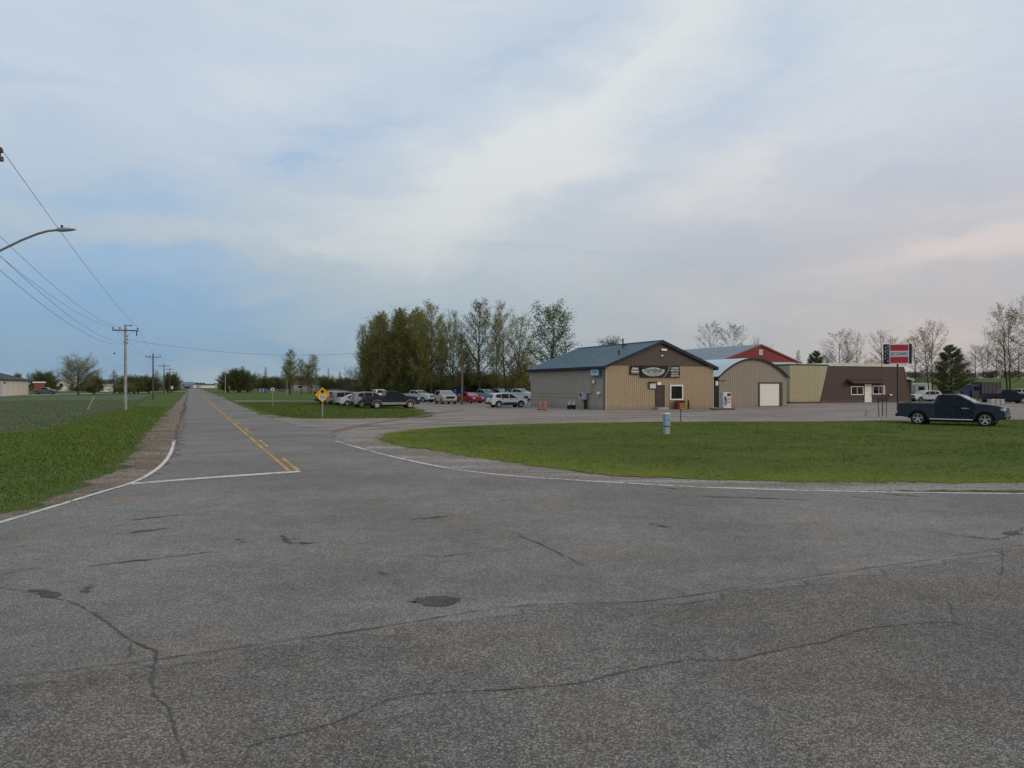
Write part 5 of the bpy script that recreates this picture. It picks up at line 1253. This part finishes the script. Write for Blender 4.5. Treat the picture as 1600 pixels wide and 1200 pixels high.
# thin line of woods on the horizon
rs = random.Random(5); mb = MB()
for k in range(900):
    a = rs.uniform(-.75,.75); d = rs.uniform(1150,1300); x, y = math.tan(a)*d, d; h = rs.uniform(3,8)+3*mnoise.noise(Vector((a*30,1,1))); w_ = rs.uniform(4,9)
    pts = []
    for j in range(9):
        f = j/8; pts.append((x-w_/2+w_*f, y+rs.uniform(-1,1), h*(math.sin(math.pi*f)**.5)*rs.uniform(.75,1.05)+.3))
    mb.add([(p[0],p[1],0) for p in pts]+pts, [(i,i+1,i+10,i+9) for i in range(8)])
    mb.add([(p[0],p[1]+w_*.6,0) for p in pts]+[(p[0],p[1]+w_*.6,p[2]*.95) for p in pts]+pts, [(i,i+1,i+10,i+9) for i in range(8)]+[(i+9,i+10,i+19,i+18) for i in range(8)])
tag(mb.build('far_woods', M('far_woods_green', (.045,.062,.045), .9)), 'far off line of woods on the horizon', 'woods', kind='stuff')
# ------------------------------------------------------------------ utility poles, wires, street light
P1 = G(196, 640); 
def pole_at(s): return (P1[0]+RD[0]*s, P1[1]+RD[1]*s)
AR = math.atan2(RN[1], RN[0])
def upole(name, label, xy, H, armz, half, r=.15, wood=None, extra=False, braces=True, group='utility poles along the left verge', light=None):
    t = thing(name, label, 'utility pole', (*xy, 0), AR, group)
    wd = wood or m_wood
    MB().tube([(0,0,0),(0,0,H*.5),(0,0,H)],[r,r*.85,r*.68],12).build('pole', wd, t, smooth=50)
    for z in armz:
        MB().bbox(-half,half,-.22,-.11,z-.06,z+.06,.01).build('crossarm', m_woodd, t)
        for x in (-half+.08, -half*.42, half-.08):
            mb = MB(); mb.lathe([(0,z+.06),(.025,z+.06),(.025,z+.16),(.07,z+.17),(.075,z+.24),(.045,z+.30),(0,z+.31)],10); mb.v = [(a+x,b-.165,c) for a,b,c in mb.v]; mb.build('insulator', m_dark, t)
        if braces:
            mb = MB()
            for s in (-1,1): mb.tube([(s*.75*min(1,half),-.17,z-.05),(0,-.15,z-.65)],.02,5)
            mb.build('brace', m_steel, t)
    return t
p0 = pole_at(-64.2)
T0 = upole('utility_pole', 'utility pole with wide crossarm just past the left edge', p0, 9.3, (8.45,), 1.55)
T1 = upole('utility_pole', 'nearest whole pale utility pole on the meadow edge', P1, 8.75, (8.13,), 1.22, r=.165)
mb = MB(); mb.tube([(0,0,8.7),(.5,-.05,8.66)],.03,6); mb.box(.35,.62,-.09,-.01,8.6,8.7); mb.build('top_bracket', m_dark, T1)
MB().bbox(1.0,1.1,-.24,-.14,7.6,8.07,.01).build('cutout_switch', m_dark, T1)
for z in (7.55,7.2,6.85):
    MB().box(.13,.24,-.06,.06,z-.05,z+.05).build('bracket', m_dark, T1)
poles = [p0, P1]
lab = ['dark utility pole second beyond the meadow','third utility pole from the near one, by the spruce','fourth utility pole from the near one','last utility pole, at the dark tree by the road']
for k in range(4):
    q = pole_at(65+65*k); poles.append(q); upole('utility_pole', lab[k], q, (8.2,8.0,8.3,8.3)[k], (7.6,7.45,7.8,7.8)[k:k+1], 1.25, wood=m_woodd, braces=k == 0)
def wire(a, b, sag, label, r=.008):
    a, b = Vector(a), Vector(b); n = 24
    pts = [a.lerp(b, k/n)-Vector((0,0,4*sag*(k/n)*(1-k/n))) for k in range(n+1)]
    o = MB().tube(pts, r, 5).build('power_line', m_dark); tag(o, label, 'wire', 'overhead wires'); return o
def pin(xy, off, z): return (xy[0]+RN[0]*off+.165*RD[0]*-1, xy[1]+RN[1]*off-.165*RD[1], z)
arms = [(8.76,1.47),(8.44,1.14),(7.9,1.17),(7.75,1.17),(8.1,1.17),(8.1,1.17)]
for i in range(5):
    for j in (-1,-.42,1):
        (za,ha),(zb,hb) = arms[i],arms[i+1]
        lb = 'wire between the crossarms of the first two utility poles' if i == 0 else 'far wire running pole to pole along the left verge'
        wire(pin(poles[i],j*ha,za), pin(poles[i+1],j*hb,zb), (.35 if j > 0 else .95) if i == 0 else .9, lb, .008 if i == 0 else .008)
wire(pin(p0,0,7.5), pin(P1,.15,6.95), 1.1, 'lower wire between the trunks of the first two utility poles')
wire(pin(p0,0,7.0), pin(P1,.15,6.85), 1.2, 'lower wire between the trunks of the first two utility poles')
wx, wy = AT(722, 99)
wire(pin(P1,.2,7.2), (wx,wy,8.6), 1.9, 'single wire crossing the road to the tall wooden pole', .012)
t = thing('wooden_pole', 'tall bare wooden pole beside the red car', 'utility pole', (wx,wy,0), 0)
MB().tube([(0,0,0),(0,0,5)],[.14,.125],12).build('pole', M('brown_pole_wood', (.155,.118,.095), .85, var=.2), t, smooth=50)
MB().tube([(0,0,5),(0,0,9.1)],[.125,.10],12).build('pole_top', m_woodd, t, smooth=50)
MB().bbox(-.12,.12,-.24,-.1,8.0,8.5,.02).build('transformer_bracket', m_dark, t)
upole('utility_pole', 'double crossarm utility pole among trees left of the yellow sign', AT(494, 262), 8.7, (8.2,7.6), 1.2, wood=m_woodd, braces=False, group=None)
upole('utility_pole', 'thin pole before the round dark tree right of the road', AT(352, 255), 7.2, (), 1, r=.14, group=None)
upole('utility_pole', 'thin far pole left of the pale round tree', AT(91, 330), 8, (7.5,), .9, wood=m_woodd, braces=False, group=None)
upole('utility_pole', 'thin far pole right of the pale round tree', AT(152, 330), 8.2, (7.7,), .9, wood=m_woodd, braces=False, group=None)
upole('light_pole', 'thin pale pole behind the tall olive poplar', AT(448.5, 190), 3.6, (), 1, r=.06, wood=m_steel, group=None)
# street light bracketed to the nearest pole
t = thing('street_light', 'grey street light on a curved arm reaching in at the left edge', 'street light', (*p0, 0), AR)
MB().tube([(.12,-.1,5.28),(.8,-.1,5.68),(1.45,-.1,6.04),(1.95,-.1,6.36),(2.3,-.1,6.55),(2.55,-.1,6.65),(2.76,-.1,6.69)],.03,10).build('arm', M('dull_lamp_arm', (.12,.135,.145), .5), t, smooth=50)
hd = MB(); 
sec = [(2.74,.03,.035,6.69),(2.80,.07,.06,6.70),(2.92,.11,.065,6.71),(3.06,.11,.05,6.725),(3.17,.08,.024,6.735),(3.22,.03,.01,6.74)]
hd.loft([[(x, -.1+w_*math.cos(2*math.pi*k/12), z+h_*math.sin(2*math.pi*k/12)*(1 if math.sin(2*math.pi*k/12) > 0 else .8)) for k in range(12)] for x,w_,h_,z in sec])
hd = hd.build('lamp_head', M('lamp_grey', (.22,.25,.26), .5), t, smooth=50)
mb = MB(); mb.lathe([(0,6.75),(.03,6.75),(.033,6.83),(.0,6.84)],12); mb.v = [(a+2.88,b-.1,c) for a,b,c in mb.v]; mb.build('photocell', m_dark, hd)
MB().bbox(.08,.2,-.2,.0,5.05,5.45,.02).build('bracket', m_steel, t)
# ------------------------------------------------------------------ road signs
def facing(xy): return math.atan2(xy[1], xy[0])-math.pi/2
def post_sign(px, base_py, label, cat='road sign'):
    q = G(px, base_py); return thing('road_sign', label, cat, (*q, 0), math.radians(5)), q
t, q = post_sign(504, 651.5, 'yellow diamond sign with black arrow and the number 50 on a thin post')
zc = ZAT(617, q[1]); hd_ = .62
mb = MB(); mb.box(-.04,.04,-.03,.03,0,zc+.5); mb.build('post', m_steel, t)
def diamond(h, y0, y1): 
    m_ = MB(); m_.prism([(0,-h),(h,0),(0,h),(-h,0)],'y',y0,y1); m_.v = [(a,b,c+zc) for a,b,c in m_.v]; return m_
diamond(hd_+.03,-.05,-.031).build('border', m_blk, t); pnl = diamond(hd_-.01,-.062,-.05).build('panel', m_yel, t)
mb = MB(); mb.add([(a,-.066,zc+b) for a,b in [(-.19,.20),(.19,.20),(0,.44)]],[(0,1,2)]); mb.add([(a,-.066,zc+b) for a,b in [(-.055,.10),(.055,.10),(.055,.20),(-.055,.20)]],[(0,1,2,3)]); mb.build('arrow', m_blk, pnl)
MB().box(-.23,.23,-.068,-.063,zc-.36,zc+.06).build('speed_plate', m_whitep, pnl)
lettering(t, m_blk, [('50', 0, zc-.17, .36, .28, .02), ('MAXIMUM', 0, zc+.015, .34, .05, .004)], -.071)
t, q = post_sign(426, 634, 'small white road sign with black panel farther along the right verge')
zc = ZAT(610, q[1]); MB().box(-.04,.04,-.03,.03,0,zc+.4).build('post', m_wood, t)
MB().bbox(-.22,.22,-.06,-.03,zc-.30,zc+.30,.01).build('panel', m_signwh, t); MB().box(-.08,.10,-.066,-.061,zc+.06,zc+.20).build('emblem', m_blk, t)
MB().box(-.20,.20,-.066,-.061,zc-.28,zc-.05).build('lower_panel', M('faded_sign_brown', (.20,.13,.11), .6), t)
t, q = post_sign(358.5, 613.5, 'small far yellow diamond sign at the right roadside')
zc = ZAT(605, q[1]); MB().box(-.06,.06,-.04,.04,0,zc).build('post', m_steel, t)
m_ = MB(); m_.prism([(0,-.62),(.62,0),(0,.62),(-.62,0)],'y',-.08,-.05); m_.v = [(a,b,c+zc) for a,b,c in m_.v]; m_.build('panel', m_yel, t)
m_ = MB(); m_.prism([(0,-.25),(.2,0),(0,.25),(-.2,0)],'y',-.09,-.081); m_.v = [(a,b,c+zc) for a,b,c in m_.v]; m_.build('emblem', m_blk, t)
t, q = post_sign(269, 614, 'tiny white road sign by the last utility poles'); zc = ZAT(605.5, q[1])
MB().box(-.06,.06,-.04,.04,0,zc).build('post', m_steel, t); MB().bbox(-.35,.35,-.1,-.05,zc-.45,zc+.45,.01).build('panel', m_whitep, t)
x, y = AT(503, 140)
t = thing('barricade', 'orange board barricade showing behind the yellow diamond sign', 'barricade', (x,y,0), .05)
MB().box(-1.5,1.5,-.05,0,.75,1.35).build('board', M('barricade_orange', (.62,.24,.05), .6), t)
for k in range(4): MB().box(-1.4+.8*k,-1.05+.8*k,-.06,-.051,.76,1.34).build('stripe', m_blk, t)
for s in (-1.2,1.2): MB().box(s-.05,s+.05,-.04,.3,0,.75).build('leg', m_dark, t)
# leaning marker stake
q = G(137, 640)
o = MB().tube([(q[0],q[1],0),(q[0]+.62,q[1]+.1,1.35)],[.05,.045],8).build('leaning_stake', M('bleached_wood', (.42,.37,.28), .85)); tag(o, 'pale wooden stake leaning in the meadow left of the pole', 'stake')
# pedestal and pipeline marker on the island
q = G(1041.5, 681); zg = .1
t = thing('utility_pedestal', 'pale blue grey utility pedestal standing in the front lawn', 'utility pedestal', (q[0],q[1],zg-.04), .35)
MB().bbox(-.14,.14,-.11,.11,0,.38,.02).build('base', M('pedestal_grey', (.30,.32,.36), .6), t)
MB().box(-.10,.10,-.09,.09,.36,.44).build('neck', m_dark, t)
MB().bbox(-.155,.155,-.13,.13,.42,1.02,.025).build('hood', m_pblue, t)
MB().bbox(-.162,.162,-.137,.137,1.02,1.07,.02).build('cap', m_whitep, t)
MB().box(-.12,.12,-.135,-.13,.70,.72).build('seam', m_dark, t)
MB().box(.08,.12,-.145,-.13,.78,.84).build('latch', m_steel, t)
q = G(1063.5, 661.5)
t = thing('pipeline_marker', 'small yellow marker sign on a thin post at the lawn edge', 'marker sign', (q[0],q[1],0), .05)
z1 = ZAT(630, q[1]); z0 = ZAT(639, q[1])
MB().box(-.025,.025,-.02,.02,0,z1+.05).build('post', m_dark, t); MB().bbox(-.02,.36,-.05,-.02,z0,z1,.01).build('panel', M('marker_yellow', (.48,.30,.03), .6), t)
for k in range(3): MB().box(.03,.31,-.056,-.051,z1-.09-.1*k,z1-.05-.1*k).build('ruled_line', m_blk, t)
# barrels under the shop window
for k, (px, lb, c) in enumerate([(1055, 'red steel barrel under the shop window', (.20,.018,.022)), (1062, 'darker red barrel right of the other barrel', (.10,.016,.018))]):
    a_ = F.a(px); x, y = A0[0]+UX[0]*a_-VX[0]*.5, A0[1]+UX[1]*a_-VX[1]*.5; t = thing('steel_barrel', lb, 'barrel', (x,y,0), 0, 'barrels under the shop window')
    mb = MB(); mb.lathe([(0,0),(.29,0),(.30,.02),(.29,.04),(.29,.29),(.305,.30),(.29,.32),(.29,.58),(.305,.59),(.29,.61),(.29,.86),(.30,.88),(.28,.88),(.27,.86),(0,.86)],20); mb.build('body', M('barrel_red_%d' % k, c, .5, var=.25), t, smooth=40)
    mb = MB(); mb.lathe([(0,.862),(.04,.862),(.04,.88),(0,.88)],8); mb.build('bung', m_steel, t)
a_ = F.a(1072); x, y = A0[0]+UX[0]*a_-VX[0]*.4, A0[1]+UX[1]*a_-VX[1]*.4; o = MB().tube([(0,0,0),(0,0,.95)],[.09,.09],10).build('bollard', M('bollard_red', (.11,.012,.014), .5)); o.location = (x,y,0); tag(o, 'thin dark red bollard right of the barrels', 'bollard')
# tall cones by the side wall
for px, py, lb in ((843.3, 640.6, 'left one of two tall orange cones by the side wall'), (851.3, 641.2, 'right one of two tall orange cones by the side wall')):
    x, y = G(px, py); t = thing('traffic_cone', lb, 'traffic cone', (x,y,0), .3, 'tall cones by the side wall')
    MB().bbox(-.24,.24,-.24,.24,0,.07,.02).build('base', m_rubber, t)
    mb = MB(); mb.lathe([(0,.07),(.17,.07),(.05,1.05),(.055,1.07),(.0,1.08)],18); mb.build('cone', m_orange, t, smooth=40)
    for pr_ in ([(.122,.40),(.130,.40),(.115,.52),(.107,.52)], [(.092,.68),(.10,.68),(.084,.80),(.077,.80)]): MB().lathe(pr_,18).build('band', M('cone_band', (.46,.21,.17), .5), t)
for px, lb in ((889.5, 'left dark flower tub with pale stakes at the side wall'), (896.3, 'right dark flower tub at the side wall')):
    x, y = G(px, 639.6); t = thing('flower_tub', lb, 'flower tub', (x,y,0), 0, 'tubs at the side wall')
    mb = MB(); mb.lathe([(0,0),(.19,0),(.25,.42),(.27,.44),(.23,.44),(.22,.38),(0,.38)],16); mb.build('tub', M('tub_plum', (.030,.018,.034), .6), t, smooth=40)
    for a, b, h in ((-.08,.0,.8),(.09,.05,.95),(0,-.06,.7)): MB().tube([(a,b,.36),(a*1.1,b,h)],[.02,.03],5).build('stake', m_whitep, t)
# pump island
q = G(1128.5, 640.3)
t = thing('pump_island', 'low dark kerbed concrete island under the fuel pump', 'island', (*q, 0), UANG)
MB().bbox(-1.25,1.25,-.45,.45,0,.16,.03).build('kerb', M('dark_kerb', (.045,.045,.045), .9), t); MB().box(-1.2,1.2,-.41,.41,.16,.168).build('deck', m_conc, t)
def isl(a, b=0): return (q[0]+UX[0]*a+VX[0]*b, q[1]+UX[1]*a+VX[1]*b, .17)
t = thing('fuel_pump', 'white fuel pump with red labels on the kerbed island', 'fuel pump', isl(.42), UANG)
MB().bbox(-.5,.5,-.28,.28,0,1.62,.03).build('cabinet', M('pump_white', (.52,.52,.54), .45), t)
MB().box(-.02,.42,-.292,-.281,1.22,1.52).build('display', m_dark, t)
MB().box(.0,.42,-.292,-.281,.55,1.16).build('label_plate', M('pump_pale_red', (.62,.42,.44), .5), t)
for z in (.95,.62): MB().box(.05,.37,-.300,-.293,z-.07,z+.09).build('label', m_signred, t)
lettering(t, m_ltr, [('GAS', .21, .96, .2, .09, .01), ('DIESEL', .21, .63, .26, .09, .008)], -.304)
mb = MB(); mb.tube([(-.28,-.31,1.2),(-.3,-.36,.9),(-.34,-.36,.5),(-.25,-.36,.28),(-.12,-.36,.45),(-.14,-.33,.95)],.03,6); mb.build('hose', m_rubber, t)
MB().bbox(-.33,-.2,-.38,-.28,.85,1.2,.02).build('nozzle', m_dark, t)
MB().bbox(.42,.56,-.2,.2,.15,1.0,.02).build('side_post', m_dark, t)
t = thing('island_light', 'dark light post with short arm left of the fuel pump', 'light post', isl(-.5), UANG)
MB().tube([(0,0,0),(0,0,2.85)],.07,8).build('post', m_dark, t); MB().box(.07,.95,-.05,.05,2.72,2.84).build('arm', m_dark, t)
MB().bbox(-.3,-.08,-.1,.1,2.3,2.75,.03).build('lamp', m_whitep, t); MB().bbox(.62,.85,-.09,.09,2.52,2.71,.03).build('lamp', m_tantrim, t)
# station sign
SY = 76; sx_, sy_ = AT(1402.5, SY)
t = thing('station_sign', 'red banded pale station sign on a tall dark pole behind the navy pickup', 'sign', (sx_,sy_,0), R(-12))
zt, zb_ = ZAT(537.5, SY), ZAT(568.5, SY)
MB().tube([(0,0,0),(0,0,zb_+.05)],[.09,.08],12).build('pole', m_dark, t, smooth=50)
xl, xm, xr, xe = -1.28, -.79, .98, 1.25
hh = zt-zb_
MB().bbox(xm,xr,-.22,.22,zb_,zt,.015).build('cabinet', m_signwh, t)
MB().box(xm+.07,xr-.07,-.235,-.221,zt-.09-hh*.30,zt-.09).build('red_band', m_signred, t)
MB().box(xm+.07,xr-.07,-.235,-.221,zb_+.09,zb_+.09+hh*.31).build('red_band', m_signred, t)
lettering(t, m_signtx, [('ECONO', (xm+xr)/2, (zt+zb_)/2, (xr-xm)*.86, hh*.165, .03)], -.226)
lp = MB().bbox(xl,xm-.01,-.2,.2,zb_-.02,zt-.02,.015).build('side_panel', M('sign_midnight', (.012,.018,.032), .4), t)
its = [(c, xl+.15, zt-.36-k*.36, .13, .22, .02) for k, c in enumerate('SELF')]+[(c, xl+.36, zt-.25-k*.36, .13, .22, .02) for k, c in enumerate('SERVE')]
lettering(t, M('sign_letter_grey', (.33,.38,.42), .5), its, -.206)
MB().bbox(xr+.01,xe,-.2,.2,zb_+.02,zt,.015).build('end_panel', M('sign_midnight', (0,0,0)), t)
# brown notice board on legs, mast, pale box
q = G(1378.5, 651.5)
t = thing('notice_stand', 'low brown board on thin legs left of the station sign', 'notice stand', (*q, 0), .1)
zt, zb_ = ZAT(619.5, q[1]), ZAT(626.5, q[1])
MB().bbox(-.45,.5,-.05,.05,zb_,zt,.01).build('board', m_chocd, t)
mb = MB(); mb.tube([(-.27,0,0),(-.36,0,zb_)],.035,6); mb.build('leg', m_chocd, t); mb = MB(); mb.tube([(.34,0,0),(.34,0,zb_)],.03,6); mb.build('leg', m_chocd, t)
q2 = G(1379, 652.5); t = thing('slim_mast', 'slim dark mast rising past the station roof', 'mast', (q2[0],q2[1],0), 0)
MB().tube([(0,0,0),(-.02,0,2.4),(-.10,0,4.95)],[.04,.035,.02],8).build('pole', m_chocd, t); MB().bbox(-.07,.07,-.07,.07,0,.1,.01).build('foot', m_steel, t)
q = G(1356, 650); o = MB().bbox(-.2,.2,-.15,.15,0,.58,.03).build('concrete_block', m_conc); o.location = (*q,0); tag(o, 'pale concrete block standing on gravel left of the notice stand', 'concrete block')
# stacked pale blocks at the right
for k, px in enumerate((1548.5, 1556, 1563.5)):
    x, y = AT(px, 97); t = thing('block_pallet', ('left','middle','right')[k]+' stack of pale blocks behind the navy pickup hood', 'block stack', (x,y,0), .1, 'stacks of pale blocks')
    MB().box(-.29,.29,-.4,.4,0,.12).build('pallet', m_wood, t)
    for j in range(3): MB().bbox(-.28+.01*j,.28-.01*j,-.38,.38,.12+.21*j,.325+.21*j,.02).build('block_layer', M('pale_block', (.40,.37,.37), .9, var=.2, scale=6), t)
# blue bins by the far houses
for px, lb in ((408.5, 'left blue waste bin before the far houses'), (413.3, 'right blue waste bin before the far houses')):
    x, y = AT(px, 255); t = thing('waste_bin', lb, 'waste bin', (x,y,0), .1, 'blue bins before the far houses')
    MB().bbox(-.48,.48,-.5,.5,0,1.55,.04).build('body', m_blue, t); MB().bbox(-.52,.52,-.54,.54,1.55,1.68,.03).build('lid', m_blk, t); MB().box(-.45,-.2,-.52,-.501,.1,1.4).build('label_plate', m_whitep, t)
# plank fence in front of the bungalows
x, y = AT(470, 250)
t = thing('plank_fence', 'long low grey fence in front of the bungalows', 'fence', (x,y,0), .03)
m_f = M('fence_grey', (.17,.17,.17), .85)
for k in range(13): MB().box(-15+2.5*k-.06,-15+2.5*k+.06,-.06,.06,0,1.35).build('post', m_f, t)
for z in (.35,.75,1.15): MB().box(-15,15,-.09,-.061,z-.09,z+.09).build('rail', m_f, t)
# scrap at the right: dark machine
x, y = AT(1556, 116)
t = thing('flat_trailer', 'low dark flat trailer behind the stacked pale blocks', 'trailer', (x,y,0), .15)
MB().bbox(-3.6,3.6,-1.1,1.1,.55,.75,.03).build('deck', m_dark, t); 
mb = MB(); mb.tube([(3.6,0,.6),(4.9,0,.5)],.06,6); mb.build('tow_bar', m_dark, t)
for xx in (-.6,.4):
    for s in (-1,1):
        mb = MB(); mb.lathe([(.0,-.1),(.33,-.1),(.36,-.05),(.36,.05),(.33,.1),(0,.1)],18); mb.v = [(xx+a, s*.95+c, .36+b) for a,b,c in mb.v]; mb.build('wheel', m_tyre, t)
# bird
q = AT(179, 90); z = ZAT(552.5, 90)
mb = MB(); mb.loft([[(dx, r*math.cos(2*math.pi*k/8), r*math.sin(2*math.pi*k/8)) for k in range(8)] for dx, r in ((-.16,.01),(-.08,.04),(.02,.055),(.10,.035),(.13,.03),(.18,.004))])
for s in (-1,1): mb.add([(.06,s*.03,.02),(-.05,s*.03,.02),(-.09,s*.22,.10),(.0,s*.2,.11),(-.1,s*.38,.05)],[(0,1,2,3),(3,2,4)])
o = mb.build('bird', m_blk); o.location = (*q, z); tag(o, 'small dark bird flying left of the near utility pole', 'bird')
